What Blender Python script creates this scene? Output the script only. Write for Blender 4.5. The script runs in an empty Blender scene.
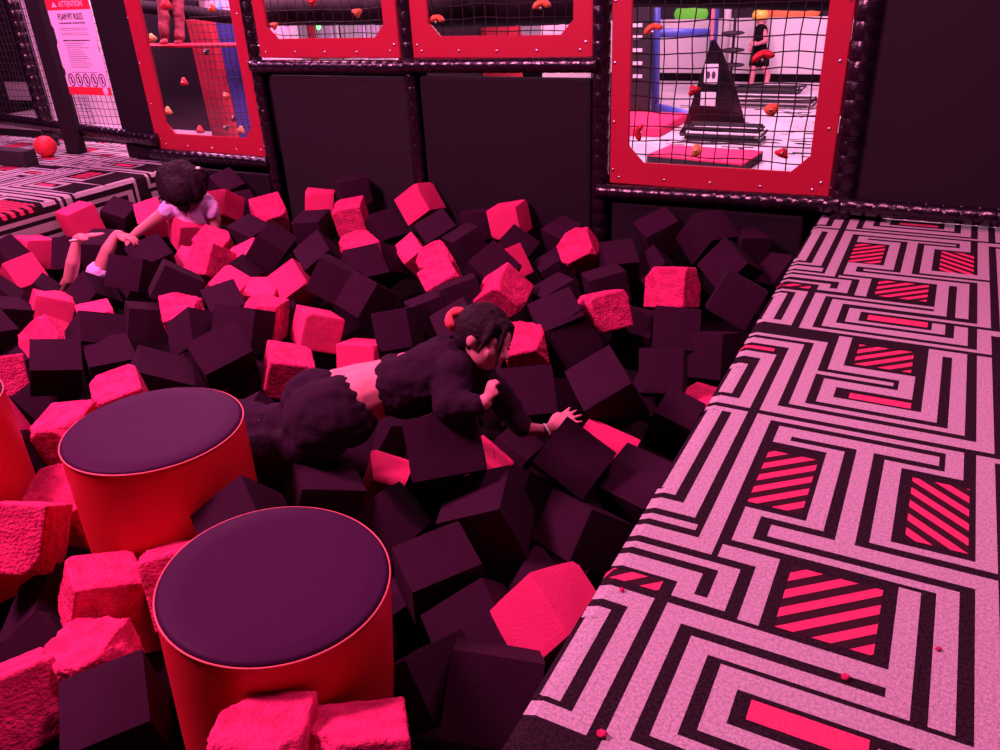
import bpy, bmesh, math, random
from mathutils import Vector, Matrix, noise
C = bpy.context.scene.collection
H = 1.2                                   # eye height above the carpeted platforms (z = 0)
WY = 3.63 * H                             # the window wall
random.seed(7)
PI = math.pi
# ------------------------------------------------------------------ camera
def cam_axes(p, r, y):
    cy, sy, cp, sp, cr, sr = math.cos(y), math.sin(y), math.cos(p), math.sin(p), math.cos(r), math.sin(r)
    f = Vector((sy*cp, cy*cp, -sp)); rt = Vector((cy, -sy, 0)); dn = f.cross(rt)
    return rt*cr - dn*sr, rt*sr + dn*cr, f
RT, DN, FW = cam_axes(math.radians(26.667), math.radians(-2.927), math.radians(-29.238))
CAM = Vector((0, 0, H))
FPX = 800.0
cam = bpy.data.cameras.new('camera'); cam.sensor_width = 36; cam.lens = 36*FPX/1000; cam.clip_start = .02
co = bpy.data.objects.new('camera', cam); C.objects.link(co)
co.matrix_world = Matrix(((RT.x, -DN.x, -FW.x, 0), (RT.y, -DN.y, -FW.y, 0), (RT.z, -DN.z, -FW.z, H), (0, 0, 0, 1)))
bpy.context.scene.camera = co
def ray(x, y): return RT*((x-500)/FPX) + DN*((y-375)/FPX) + FW
def at_y(x, y, Y=WY):
    d = ray(x, y); return CAM + d*(Y/d.y)
def at_z(x, y, z=0.0):
    d = ray(x, y); return CAM + d*((z-H)/d.z)
def at_d(x, y, d): return CAM + ray(x, y)*d

# ------------------------------------------------------------------ materials
def mat(name, col, rough=.6, spec=.5, **kw):
    m = bpy.data.materials.new(name); m.use_nodes = True
    b = m.node_tree.nodes['Principled BSDF']
    b.inputs['Base Color'].default_value = (*col, 1); b.inputs['Roughness'].default_value = rough
    b.inputs['Specular IOR Level'].default_value = spec
    for k, v in kw.items(): b.inputs[k].default_value = v
    return m
def bumpy(m, scale, strength, detail=4, dist=.01, kind='noise'):
    nt = m.node_tree; b = nt.nodes['Principled BSDF']
    tc = nt.nodes.new('ShaderNodeTexCoord')
    t = nt.nodes.new('ShaderNodeTexNoise' if kind == 'noise' else 'ShaderNodeTexVoronoi')
    t.inputs['Scale'].default_value = scale
    if kind == 'noise': t.inputs['Detail'].default_value = detail
    nt.links.new(tc.outputs['Object'], t.inputs['Vector'])
    bp = nt.nodes.new('ShaderNodeBump'); bp.inputs['Strength'].default_value = strength; bp.inputs['Distance'].default_value = dist
    nt.links.new(t.outputs[0], bp.inputs['Height']); nt.links.new(bp.outputs['Normal'], b.inputs['Normal'])
    return m
def speckle(m, scale, c1, c2, lo=.4, hi=.6, detail=3):
    nt = m.node_tree; b = nt.nodes['Principled BSDF']
    tc = nt.nodes.new('ShaderNodeTexCoord'); t = nt.nodes.new('ShaderNodeTexNoise')
    t.inputs['Scale'].default_value = scale; t.inputs['Detail'].default_value = detail
    nt.links.new(tc.outputs['Object'], t.inputs['Vector'])
    r = nt.nodes.new('ShaderNodeValToRGB')
    r.color_ramp.elements[0].position = lo; r.color_ramp.elements[0].color = (*c1, 1)
    r.color_ramp.elements[1].position = hi; r.color_ramp.elements[1].color = (*c2, 1)
    nt.links.new(t.outputs[0], r.inputs['Fac']); nt.links.new(r.outputs['Color'], b.inputs['Base Color'])
    return m
M = {}
M['pink'] = bumpy(speckle(mat('red_foam', (.8, .03, .13), .9, .15), 3, (.58, .022, .12), (.70, .031, .155)), 160, .45, 6, .004)
M['torn'] = bumpy(speckle(mat('torn_red_foam', (.8, .03, .13), .95, .1), 22, (.52, .020, .11), (.74, .032, .16)), 110, 1.0, 8, .010)
M['dark'] = bumpy(speckle(mat('black_foam', (.03, .02, .03), .95, .06), 3, (.0195, .0048, .0155), (.026, .0064, .021)), 120, .2, 4, .004)
M['vinyl_red'] = mat('red_vinyl', (.56, .008, .022), .42, .4)
M['vinyl_top'] = bumpy(mat('purple_black_vinyl', (.036, .0055, .035), .55, .05), 5, .12, 3, .02)
M['piping'] = mat('pale_piping', (.62, .12, .14), .5, .2)
M['panel_red'] = bumpy(mat('red_plastic_board', (.36, .010, .036), .45, .35), 4, .05)
M['screw'] = mat('steel_screw', (.8, .75, .75), .25, .5, Metallic=1.0)
M['pad'] = bumpy(mat('black_mat', (.0095, .005, .010), .75, .15), 9, .08)
M['pad_dim'] = bumpy(mat('charcoal_mat', (.014, .009, .014), .8, .15), 9, .08)
M['sleeve'] = bumpy(mat('black_shiny_sleeve', (.007, .003, .008), .24, .7), 40, .5, 3, .008)
M['net'] = mat('black_net_cord', (.012, .008, .012), .8)
M['carpet_w'] = bumpy(speckle(mat('pale_carpet', (.6, .56, .6), 1, 0), 150, (.305, .28, .30), (.44, .41, .43), .35, .65, 2), 300, .6, 2, .004)
M['carpet_k'] = bumpy(speckle(mat('black_carpet', (.03, .02, .03), 1, 0), 150, (.012, .008, .011), (.026, .016, .022), .35, .65, 2), 300, .6, 2, .004)
M['carpet_r'] = bumpy(speckle(mat('red_carpet', (.62, .05, .10), 1, 0), 150, (.62, .04, .12), (.76, .06, .16), .35, .65, 2), 300, .5, 2, .004)
def hatch(name, sgn):
    m = mat(name, (.03, .02, .03), 1, 0); nt = m.node_tree; b = nt.nodes['Principled BSDF']
    tc = nt.nodes.new('ShaderNodeTexCoord'); sx = nt.nodes.new('ShaderNodeSeparateXYZ'); nt.links.new(tc.outputs['Object'], sx.inputs[0])
    def math_(op, a, bb):
        n = nt.nodes.new('ShaderNodeMath'); n.operation = op
        for i, v in ((0, a), (1, bb)):
            if isinstance(v, (int, float)): n.inputs[i].default_value = v
            else: nt.links.new(v, n.inputs[i])
        return n.outputs[0]
    u = math_('MULTIPLY', sx.outputs[0], 1/(.059*H)); v = math_('MULTIPLY', sx.outputs[1], 1/(.0494*H))
    w = math_('SUBTRACT' if sgn > 0 else 'ADD', v, u)
    fr = math_('FRACT', math_('ADD', w, 100.2), 0); g = math_('GREATER_THAN', fr, .5)
    mx = nt.nodes.new('ShaderNodeMix'); mx.data_type = 'RGBA'; nt.links.new(g, mx.inputs[0])
    mx.inputs[6].default_value = (.03, .012, .018, 1); mx.inputs[7].default_value = (.62, .045, .13, 1)
    nt.links.new(mx.outputs[2], b.inputs['Base Color']); return m
M['hatch_up'] = hatch('red_hatched_carpet_rising', 1)
M['hatch_dn'] = hatch('red_hatched_carpet_falling', -1)
M['wallgrey'] = mat('pale_wall_paint', (.62, .58, .6), .8)
M['floor_pale'] = bumpy(speckle(mat('pale_rubber_floor', (.6, .55, .58), .8, .2), 1.6, (.42, .38, .41), (.55, .5, .53)), 20, .1)
M['blk'] = mat('matte_black', (.006, .003, .005), .9, .05)
M['soft_black'] = mat('soft_black_paint', (.03, .022, .03), .8, .2)
M['orange'] = mat('orange_resin', (.80, .20, .06), .55)
M['hold_red'] = mat('red_resin', (.62, .02, .03), .5)
M['hold_yel'] = mat('yellow_resin', (.85, .45, .12), .55)
M['hold_dark'] = mat('dark_resin', (.05, .04, .05), .5)
M['blue'] = mat('blue_vinyl', (.06, .09, .42), .4)
M['skin'] = bumpy(mat('skin', (.52, .165, .21), .55, .3), 60, .05)
M['hair'] = bumpy(mat('dark_hair', (.014, .0045, .011), .75, .12), 40, .5, 2, .01)
M['cloth_black'] = bumpy(mat('black_cotton', (.022, .007, .021), .95, .08), 18, .35, 4, .02)
M['white'] = mat('white_cotton', (.75, .70, .74), .9, .1)
M['red_cloth'] = mat('red_cloth', (.72, .05, .09), .9)
M['dull_red'] = mat('dull_red_cloth', (.20, .02, .045), .9)
M['lilac'] = mat('lilac_cotton', (.66, .42, .78), .9, .1)
M['yellow'] = mat('yellow_plastic', (.85, .55, .08), .4)
M['paper'] = mat('sign_paper', (.85, .66, .88), .7)
M['sign_red'] = mat('sign_red', (.72, .02, .05), .6)
M['ink'] = mat('sign_ink', (.05, .02, .04), .7)
g = bpy.data.materials.new('clear_acrylic'); g.use_nodes = True; nt = g.node_tree
for n in list(nt.nodes):
    if n.type != 'OUTPUT_MATERIAL': nt.nodes.remove(n)
o_ = [n for n in nt.nodes if n.type == 'OUTPUT_MATERIAL'][0]
tr = nt.nodes.new('ShaderNodeBsdfTransparent'); tr.inputs[0].default_value = (.95, .93, .95, 1)
gl = nt.nodes.new('ShaderNodeBsdfGlossy'); gl.inputs['Roughness'].default_value = .08
ms = nt.nodes.new('ShaderNodeMixShader'); ms.inputs[0].default_value = .05
nt.links.new(tr.outputs[0], ms.inputs[1]); nt.links.new(gl.outputs[0], ms.inputs[2]); nt.links.new(ms.outputs[0], o_.inputs[0])
M['acrylic'] = g
def glow(name, col, s):
    m = mat(name, col); b = m.node_tree.nodes['Principled BSDF']
    b.inputs['Emission Color'].default_value = (*col, 1); b.inputs['Emission Strength'].default_value = s; return m

# ------------------------------------------------------------------ helpers
def link(name, bm, m, parent=None, smooth=False):
    me = bpy.data.meshes.new(name); bm.to_mesh(me); bm.free()
    for x in (m if isinstance(m, (list, tuple)) else [m]): me.materials.append(x)
    if smooth:
        for p in me.polygons: p.use_smooth = True
    o = bpy.data.objects.new(name, me); C.objects.link(o)
    if parent is not None: o.parent = parent; o.matrix_parent_inverse = Matrix()
    return o
def thing(name, label, cat, loc=(0, 0, 0), group=None):
    o = bpy.data.objects.new(name, None); C.objects.link(o); o.location = loc; o.empty_display_size = .1
    return tag(o, label, cat, group)
def tag(o, label, cat, group=None):
    o['label'] = label; o['category'] = cat
    if group: o['group'] = group
    return o
def struct(o): o['kind'] = 'structure'; return o
def off(bm, loc):                       # geometry given in world space -> local to a thing at loc
    bmesh.ops.translate(bm, verts=bm.verts, vec=-Vector(loc)); return bm
def box(bm, x0, y0, z0, x1, y1, z1, bev=0, mi=0):
    r = bmesh.ops.create_cube(bm, size=1)
    for v in r['verts']:
        v.co = Vector((x0+(v.co.x+.5)*(x1-x0), y0+(v.co.y+.5)*(y1-y0), z0+(v.co.z+.5)*(z1-z0)))
    fs = list({f for v in r['verts'] for f in v.link_faces})
    for f in fs: f.material_index = mi
    if bev:
        es = list({e for f in fs for e in f.edges})
        bmesh.ops.bevel(bm, geom=es, offset=bev, segments=2, affect='EDGES', profile=.6)
    return bm
def frame_of(d):
    d = d.normalized(); a = Vector((0, 0, 1)) if abs(d.z) < .9 else Vector((1, 0, 0))
    u = d.cross(a).normalized(); return u, d.cross(u).normalized()
def tube(bm, pts, rad, n=10, mi=0, cap=True):
    pts = [Vector(p) for p in pts]; rings = []
    for i, p in enumerate(pts):
        d = (pts[min(i+1, len(pts)-1)]-pts[max(i-1, 0)])
        u, v = frame_of(d); r = rad[i] if isinstance(rad, (list, tuple)) else rad
        rings.append([bm.verts.new(p+u*math.cos(2*PI*k/n)*r+v*math.sin(2*PI*k/n)*r) for k in range(n)])
    for a, b in zip(rings, rings[1:]):
        for k in range(n):
            f = bm.faces.new((a[k], a[(k+1) % n], b[(k+1) % n], b[k])); f.material_index = mi
    if cap:
        bm.faces.new(rings[0][::-1]).material_index = mi; bm.faces.new(rings[-1]).material_index = mi
    bmesh.ops.recalc_face_normals(bm, faces=bm.faces)
    return bm
def ball(bm, c, r, mi=0, seg=16, rg=10, rot=None):
    x = bmesh.ops.create_uvsphere(bm, u_segments=seg, v_segments=rg, radius=1)
    r = r if isinstance(r, (list, tuple)) else (r, r, r)
    for v in x['verts']:
        p = Vector((v.co.x*r[0], v.co.y*r[1], v.co.z*r[2])); v.co = Vector(c)+((rot @ p) if rot else p)
    for f in {f for v in x['verts'] for f in v.link_faces}: f.material_index = mi
    return bm
def prism(bm, pts, h, mi=0):            # pts: closed 3-D polygon, h: extrusion vector
    a = [bm.verts.new(p) for p in pts]; b = [bm.verts.new(Vector(p)+h) for p in pts]; n = len(a)
    for f in [bm.faces.new(a), bm.faces.new(b[::-1])]+[bm.faces.new((a[i], b[i], b[(i+1) % n], a[(i+1) % n])) for i in range(n)]: f.material_index = mi
    bmesh.ops.recalc_face_normals(bm, faces=bm.faces); return bm
def blob(name, fill, m, parent, voxel=.008, smooth=6, loc=(0, 0, 0), disp=None):
    """several overlapping solids melted into ONE continuous surface"""
    bm = bmesh.new(); fill(bm); off(bm, loc)
    me = bpy.data.meshes.new(name); bm.to_mesh(me); bm.free()
    t = bpy.data.objects.new('tmp', me); C.objects.link(t)
    r = t.modifiers.new('r', 'REMESH'); r.mode = 'VOXEL'; r.voxel_size = voxel
    s = t.modifiers.new('s', 'SMOOTH'); s.iterations = smooth; s.factor = .5
    dg = bpy.context.evaluated_depsgraph_get(); dg.update()
    out = bpy.data.meshes.new_from_object(t.evaluated_get(dg))
    bpy.data.objects.remove(t); bpy.data.meshes.remove(me)
    if disp:
        for v in out.vertices: v.co += disp(v.co + Vector(loc), v.normal)
    out.name = name; out.materials.clear(); out.materials.append(m)
    for p in out.polygons: p.use_smooth = True
    o = bpy.data.objects.new(name, out); C.objects.link(o)
    if parent is not None: o.parent = parent
    return o
KS = 1.0                                # size factor of the figure being built
def limb(bm, pts):                      # pts: (Vector, radius) chain of round cones
    pts = [(p, r*KS) for p, r in pts]
    for (a, ra), (b, rb) in zip(pts, pts[1:]):
        n = max(2, int((b-a).length/.03)); tube(bm, [a.lerp(b, k/n) for k in range(n+1)], [ra+(rb-ra)*k/n for k in range(n+1)], 12)
    for p, r in pts: ball(bm, p, r, seg=12, rg=8)
BURIED = 'dark foam cube sunk in the shadowed gaps beneath the upper cubes'
CUBES = [  # colour, wear, centre, rotation, edge lengths, label
 ('P', 0.15, (-4.955, 3.262, -0.145), (0.5715, -0.4981, -0.5114, 0.4048), (0.192, 0.192, 0.194), "pink foam cube with flat bright top leaning on the left platform's striped side"),
 ('P', 0.2, (-4.966, 2.900, -0.249), (0.4797, -0.5652, -0.3940, 0.5434), (0.177, 0.188, 0.189), 'pink foam cube wedged between two dark cubes left of the raised forearm'),
 ('D', 0, (-4.949, 3.557, -0.199), (0.2331, -0.5641, -0.7905, 0.0505), (0.185, 0.175, 0.186), 'dark foam cube standing on its corner between two pink cubes against the left platform'),
 ('P', 0.1, (-4.778, 3.683, -0.232), (-0.2879, 0.8662, 0.4076, -0.0265), (0.176, 0.194, 0.198), "pink foam cube just above the clasped hands, against the left platform's striped side"),
 ('D', 0, (-4.927, 2.685, -0.219), (0.2560, -0.5074, -0.7415, 0.3566), (0.194, 0.175, 0.195), 'dark foam cube at the left photo edge just below the striped platform side'),
 ('P', 0.25, (-4.687, 2.638, -0.277), (-0.4324, 0.6508, 0.5671, -0.2607), (0.178, 0.174, 0.195), 'pink foam cube at the left photo edge level with the raised forearms'),
 ('D', 0, (-4.578, 2.924, -0.237), (-0.4982, 0.8508, 0.1556, -0.0613), (0.192, 0.199, 0.193), 'dark foam cube directly behind the wrist of the raised open hand'),
 ('D', 0, (-4.393, 2.981, -0.200), (0.0751, -0.5807, -0.8097, -0.0392), (0.205, 0.184, 0.191), "dark foam cube with a lit sloping top right beneath the open hand's fingers"),
 ('D', 0, (-3.914, 2.947, -0.199), (-0.2640, 0.8012, 0.5354, -0.0422), (0.207, 0.187, 0.188), 'wide dark foam cube right below the two clasped hands'),
 ('D', 0, (-3.794, 2.703, -0.183), (-0.5012, 0.8328, 0.1269, -0.1977), (0.188, 0.181, 0.193), 'dark foam cube with a big flat purple face right of the white cuffed sleeve'),
 ('D', 0, (-4.045, 2.620, -0.321), (-0.4060, 0.7868, 0.4171, 0.2054), (0.166, 0.192, 0.192), 'dark foam cube tilted on edge directly in front of the white cuffed sleeve'),
 ('P', 0.15, (-4.129, 2.413, -0.308), (0.5000, -0.6777, -0.2168, 0.4937), (0.195, 0.133, 0.209), 'large pink foam cube with bright top and deep red front below the raised forearms'),
 ('P', 0.1, (-3.688, 2.365, -0.331), (-0.0140, 0.8636, 0.5038, -0.0161), (0.160, 0.196, 0.193), 'flat topped pink foam cube behind a thin dark rimmed cube, beside a large pink cube'),
 ('D', 0, (-3.121, 1.972, -0.148), (-0.1987, 0.7896, 0.4476, -0.3698), (0.189, 0.154, 0.189), 'dark foam cube with a thin lit rim framing its nearly black front'),
 ('D', 0, (-2.995, 1.918, -0.244), (-0.1297, 0.8440, 0.5043, -0.1287), (0.187, 0.179, 0.210), 'dark foam cube with broad purple face behind the bright pink cube touching the rear drum'),
 ('D', 0, (-3.096, 1.747, -0.185), (-0.1756, 0.8559, 0.4258, -0.2350), (0.189, 0.164, 0.181), 'upright dark foam cube with square lit top, in front of a rounded pink cube'),
 ('P', 0.35, (-3.677, 2.092, -0.317), (-0.4222, 0.7465, 0.4991, 0.1239), (0.187, 0.184, 0.188), 'rounded pink foam cube with a pitted top behind an upright dark cube at left'),
 ('D', 0, (-4.200, 2.219, -0.316), (0.0640, 0.7515, 0.6215, -0.2120), (0.179, 0.199, 0.173), 'dark foam cube with long lit top strip left of the red fronted pink cube'),
 ('D', 0, (-4.070, 2.013, -0.303), (-0.1093, 0.6713, 0.6706, -0.2962), (0.185, 0.169, 0.185), 'dark foam cube cut off by the left photo edge with a small lit triangular top'),
 ('D', 0, (-4.538, 2.365, -0.314), (-0.1477, 0.3458, 0.8416, -0.3877), (0.197, 0.162, 0.194), 'dark foam cube squeezed below the pink cube at the left photo edge'),
 ('D', 0, (-4.279, 2.449, -0.287), (0.1600, 0.8535, 0.3311, -0.3693), (0.124, 0.215, 0.178), 'dark foam cube right below the bent elbow of the raised bare arm'),
 ('P', 0.8, (-3.543, 1.736, -0.316), (0.3941, -0.6725, -0.4570, 0.4285), (0.183, 0.183, 0.195), 'crumbling pink foam block with bright torn rim at the left photo edge'),
 ('P', 0.2, (-3.070, 1.398, -0.287), (-0.2148, 0.4300, 0.7092, -0.5157), (0.193, 0.196, 0.189), 'smooth shaded pink foam cube with one sharp corner pointing at the rear drum'),
 ('D', 0, (-3.439, 2.463, -0.314), (-0.5289, 0.6913, 0.2626, -0.4164), (0.191, 0.171, 0.196), 'dark foam cube right in front of the ragged torn pink block'),
 ('D', 0, (-2.969, 2.365, -0.276), (-0.4556, 0.8419, 0.1925, 0.2159), (0.183, 0.194, 0.171), 'dark foam cube immediately right of the dark cube in front of the torn pink block'),
 ('P', 1, (-3.166, 2.490, -0.261), (-0.1907, 0.8912, 0.4083, -0.0519), (0.196, 0.194, 0.195), 'ragged torn pink foam block with pitted front, alone among dark cubes'),
 ('D', 0, (-3.393, 2.656, -0.181), (0.6718, -0.4441, -0.5929, -0.0023), (0.185, 0.208, 0.198), 'dark wedge shaped foam cube with a thin lit left edge behind the ragged pink block'),
 ('P', 0.2, (-3.799, 3.138, -0.288), (-0.3336, 0.9398, -0.0552, 0.0501), (0.193, 0.169, 0.195), 'small pink foam cube showing a speckled diamond face below the child in the pale shirt'),
 ('P', 0.45, (-3.614, 3.095, -0.227), (-0.3496, 0.6491, -0.6143, -0.2810), (0.191, 0.183, 0.187), 'pointed pink foam cube, torn on its left face, below the child in the pale shirt'),
 ('P', 0.15, (-3.256, 2.911, -0.288), (-0.3043, 0.7207, 0.6157, 0.0948), (0.184, 0.188, 0.194), 'pink foam cube showing a triangular top behind a dark peaked cube'),
 ('D', 0, (-3.073, 2.673, -0.272), (-0.2236, 0.8525, 0.4704, -0.0445), (0.176, 0.196, 0.195), 'dark peaked foam cube with a notch shaped shadow in front of the pink triangle'),
 ('P', 0.2, (-3.040, 2.907, -0.311), (-0.0814, 0.5062, 0.8583, 0.0235), (0.201, 0.166, 0.195), 'small pink foam cube touching the left side of a taller smooth pink cube'),
 ('P', 0.7, (-2.785, 2.646, -0.270), (-0.0218, -0.5676, -0.8181, 0.0900), (0.195, 0.185, 0.191), 'pink foam block with torn top and long shaded right flank beside a dark cube'),
 ('D', 0, (-2.729, 2.449, -0.220), (-0.5167, 0.8468, 0.0820, -0.0964), (0.208, 0.176, 0.197), 'large dark foam cube with a black right side left of the torn pink flank'),
 ('D', 0, (-3.418, 3.118, -0.300), (-0.1707, 0.5268, 0.7747, -0.3053), (0.194, 0.165, 0.182), 'dark foam cube in the hollow between the pointed and the tall smooth pink cubes'),
 ('D', 0, (-2.531, 2.127, -0.205), (-0.3180, 0.7911, 0.5184, -0.0659), (0.216, 0.175, 0.193), 'dark foam cube with a lit tilted square face just behind the rear drum'),
 ('P', 0.15, (-2.924, 3.031, -0.243), (-0.4222, 0.8054, 0.4008, 0.1117), (0.170, 0.174, 0.183), 'tall smooth bright pink foam cube in the middle left of the pit'),
 ('D', 0, (-4.557, 4.201, -0.122), (-0.2841, 0.7469, 0.5932, -0.0979), (0.182, 0.188, 0.191), 'dark foam cube in shadow against the wall, right of the bowed dark head'),
 ('D', 0, (-4.410, 4.157, -0.252), (-0.3680, 0.7891, 0.4517, -0.1945), (0.190, 0.197, 0.198), 'dark foam cube beneath the far left window, beside a lone pink cube'),
 ('P', 0.5, (-3.845, 3.859, -0.167), (-0.3119, 0.8281, 0.4544, -0.1025), (0.202, 0.197, 0.197), 'rounded pink foam cube by the wall, leftmost pink one below the black mats'),
 ('P', 0.1, (-4.341, 3.936, -0.172), (-0.4750, 0.8755, 0.0821, 0.0339), (0.191, 0.182, 0.192), "pink foam cube right behind the pale shirt child's shoulder"),
 ('D', 0, (-3.715, 3.532, -0.214), (-0.1647, 0.7078, 0.6857, -0.0417), (0.194, 0.193, 0.196), 'dark foam cube in a dim hollow below the leftmost pink cube by the wall'),
 ('D', 0, (-3.336, 3.319, -0.164), (0.6699, -0.6333, 0.1292, 0.3655), (0.181, 0.189, 0.197), 'dark foam cube with lit top and black front, right of the pale shirt child'),
 ('P', 0.1, (-3.528, 3.309, -0.289), (-0.2567, 0.9370, 0.1706, 0.1643), (0.199, 0.194, 0.194), 'pink foam cube ending in a sharp bright point against a black cube face'),
 ('P', 0.3, (-4.399, 3.634, -0.270), (-0.6382, 0.7245, -0.2604, 0.0059), (0.191, 0.188, 0.187), "pink foam cube with bright left face under the pale shirt child's arm"),
 ('P', 0.7, (-3.823, 3.321, -0.231), (0.2009, -0.5814, -0.7871, 0.0458), (0.192, 0.192, 0.191), "torn pink foam lump directly below the pale shirt's ragged hem"),
 ('D', 0, (-3.396, 4.194, -0.050), (0.6260, -0.6496, -0.3409, 0.2645), (0.199, 0.173, 0.193), 'dark foam cube highest on the heap against the left black mat'),
 ('P', 0.25, (-3.670, 4.172, -0.149), (-0.6286, 0.7131, 0.1701, -0.2595), (0.190, 0.174, 0.196), 'pink foam cube with a rounded top lying against the left black mat'),
 ('P', 0.35, (-3.280, 4.005, -0.160), (0.7413, -0.6268, -0.2001, 0.1328), (0.188, 0.182, 0.194), 'pink foam cube with a chipped right corner, directly in front of the highest dark cube'),
 ('P', 0.9, (-2.790, 3.431, -0.181), (-0.1056, 0.8607, 0.4980, -0.0024), (0.195, 0.197, 0.194), 'torn flat pink foam slab directly below the pink cube with the chipped corner'),
 ('D', 0, (-3.505, 3.889, -0.232), (-0.0450, 0.6123, 0.7851, 0.0819), (0.196, 0.199, 0.180), 'dark foam cube with flat lit top below the rounded pink cube at the left mat'),
 ('D', 0, (-3.061, 4.048, -0.248), (-0.3541, 0.7521, 0.5118, -0.2169), (0.186, 0.194, 0.199), 'dark foam cube with a small dent between two pink cubes below the middle post'),
 ('P', 0.12, (-2.863, 4.190, -0.090), (-0.6130, 0.7295, 0.2286, 0.1996), (0.198, 0.191, 0.196), 'pink foam cube with two small pits, standing tallest below the post between the mats'),
 ('P', 0.1, (-2.663, 3.807, -0.300), (-0.2842, 0.8528, 0.3851, 0.2090), (0.147, 0.186, 0.199), 'pink foam cube of which only a thin sliver shows left of two torn pink lumps'),
 ('D', 0, (-2.892, 3.234, -0.164), (-0.2912, 0.8499, 0.3900, 0.2018), (0.185, 0.201, 0.203), 'dark foam cube with a sharp lit ridge in the second row from the left mat'),
 ('D', 0, (-2.614, 2.973, -0.150), (-0.5447, 0.7750, -0.0068, -0.3206), (0.177, 0.185, 0.188), 'dark foam cube with square shaded face and lit upper rim, centre left of the pit'),
 ('D', 0, (-2.411, 2.981, -0.237), (-0.4383, 0.8856, -0.1442, -0.0534), (0.178, 0.198, 0.203), "dark foam cube showing one narrow lit face above the pink pair behind the girl's hips"),
 ('D', 0, (-2.615, 3.242, -0.199), (-0.2991, 0.8304, 0.4466, -0.1464), (0.193, 0.194, 0.196), 'dark foam cube just below the torn flat pink slab, left one of two'),
 ('D', 0, (-2.787, 3.633, -0.319), (-0.1747, 0.7013, 0.5454, -0.4245), (0.197, 0.198, 0.186), 'dark foam cube with black underside, right one of two below the torn flat slab'),
 ('P', 0.7, (-2.334, 3.531, -0.236), (-0.2326, 0.8807, 0.3960, 0.1161), (0.187, 0.196, 0.196), 'torn pink foam lump below the tallest pink cube by the mats, upper of two'),
 ('P', 0.7, (-2.156, 3.305, -0.245), (-0.1660, 0.9006, 0.3705, 0.1554), (0.186, 0.196, 0.195), 'torn pink foam lump below the tallest pink cube by the mats, lower of two'),
 ('D', 0, (-2.073, 2.787, -0.259), (-0.5965, 0.7894, 0.1392, 0.0407), (0.187, 0.178, 0.194), "dark foam cube with a square front just behind the diving girl's back"),
 ('D', 0, (-1.797, 2.864, -0.265), (-0.2234, 0.8966, 0.3482, 0.1579), (0.183, 0.195, 0.195), "dark foam cube directly behind the diving girl's hair bun"),
 ('D', 0, (-1.948, 3.138, -0.217), (0.0678, 0.9352, 0.3079, 0.1614), (0.193, 0.202, 0.170), 'dark foam cube with narrow lit top right of the lower torn pink lump'),
 ('D', 0, (-2.066, 3.015, -0.286), (0.0525, 0.9055, 0.3994, 0.1333), (0.172, 0.197, 0.190), 'dark foam cube with a dim narrow top left of the lower torn pink lump'),
 ('D', 0, (-2.597, 3.982, -0.213), (-0.2649, 0.8631, 0.4145, 0.1144), (0.206, 0.195, 0.195), 'dark foam cube with a curved upper edge covering the foot of the tallest pink cube'),
 ('P', 0.15, (-2.229, 4.201, -0.138), (0.7034, -0.7026, -0.1022, -0.0324), (0.194, 0.181, 0.195), 'pink foam cube with a dark right side standing against the right black mat'),
 ('D', 0, (-2.460, 4.193, -0.189), (-0.6453, 0.7217, 0.2081, -0.1396), (0.177, 0.172, 0.194), 'dark foam cube in shadow left of the pink cube at the right black mat'),
 ('D', 0, (-2.367, 3.900, -0.221), (-0.0393, 0.8788, 0.4346, 0.1932), (0.185, 0.195, 0.176), 'dark foam cube with lit tilted top left of the pink cube at the right mat'),
 ('D', 0, (-1.923, 3.403, -0.174), (-0.3704, 0.7253, 0.5788, -0.0416), (0.197, 0.202, 0.197), 'dark foam cube with one thin glowing edge before the pink cube at the right mat'),
 ('D', 0, (-2.060, 3.916, -0.238), (0.2531, -0.6384, -0.7095, 0.1582), (0.196, 0.188, 0.195), 'dark foam cube covering the bottom of the pink cube at the right black mat'),
 ('P', 0.1, (-2.001, 3.686, -0.249), (0.4073, -0.6787, -0.5355, 0.2944), (0.196, 0.178, 0.196), 'pink foam cube seen as a slanted strip between dark cubes, middle of the pit'),
 ('D', 0, (-1.853, 4.169, -0.222), (-0.1212, 0.8508, 0.4984, 0.1145), (0.174, 0.188, 0.195), 'dark foam cube behind the left shoulder of the round pink block near the wall'),
 ('D', 0, (-1.784, 3.891, -0.323), (-0.0713, 0.9115, 0.3377, 0.2239), (0.161, 0.195, 0.197), 'dark foam cube squeezed left of the round pink block near the wall'),
 ('D', 0, (-1.538, 3.374, -0.263), (-0.0214, 0.8907, 0.4128, 0.1892), (0.185, 0.196, 0.194), 'dark foam cube with a narrow lit top below the round pink block near the wall'),
 ('D', 0, (-1.392, 3.645, -0.262), (0.0196, 0.9429, 0.3153, 0.1055), (0.195, 0.190, 0.160), 'dark foam cube with flat lit top and black front under the round pink block'),
 ('D', 0, (-1.332, 2.934, -0.176), (-0.2261, 0.9069, 0.3457, 0.0828), (0.202, 0.191, 0.185), "dark foam cube behind the crumbly pink block beside the girl's face"),
 ('P', 0.6, (-1.657, 3.937, -0.197), (-0.3690, 0.8822, 0.2348, 0.1745), (0.194, 0.196, 0.182), 'round worn pink foam block with red underside, left of the corner post'),
 ('P', 0.4, (-1.740, 3.182, -0.183), (-0.8018, 0.5123, 0.2076, 0.2271), (0.188, 0.180, 0.181), "pink foam cube with a bright top right above the diving girl's head"),
 ('P', 0.85, (-1.425, 2.765, -0.240), (-0.2386, 0.9158, 0.3221, -0.0241), (0.181, 0.193, 0.196), "crumbly pink foam block directly right of the diving girl's face"),
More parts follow.
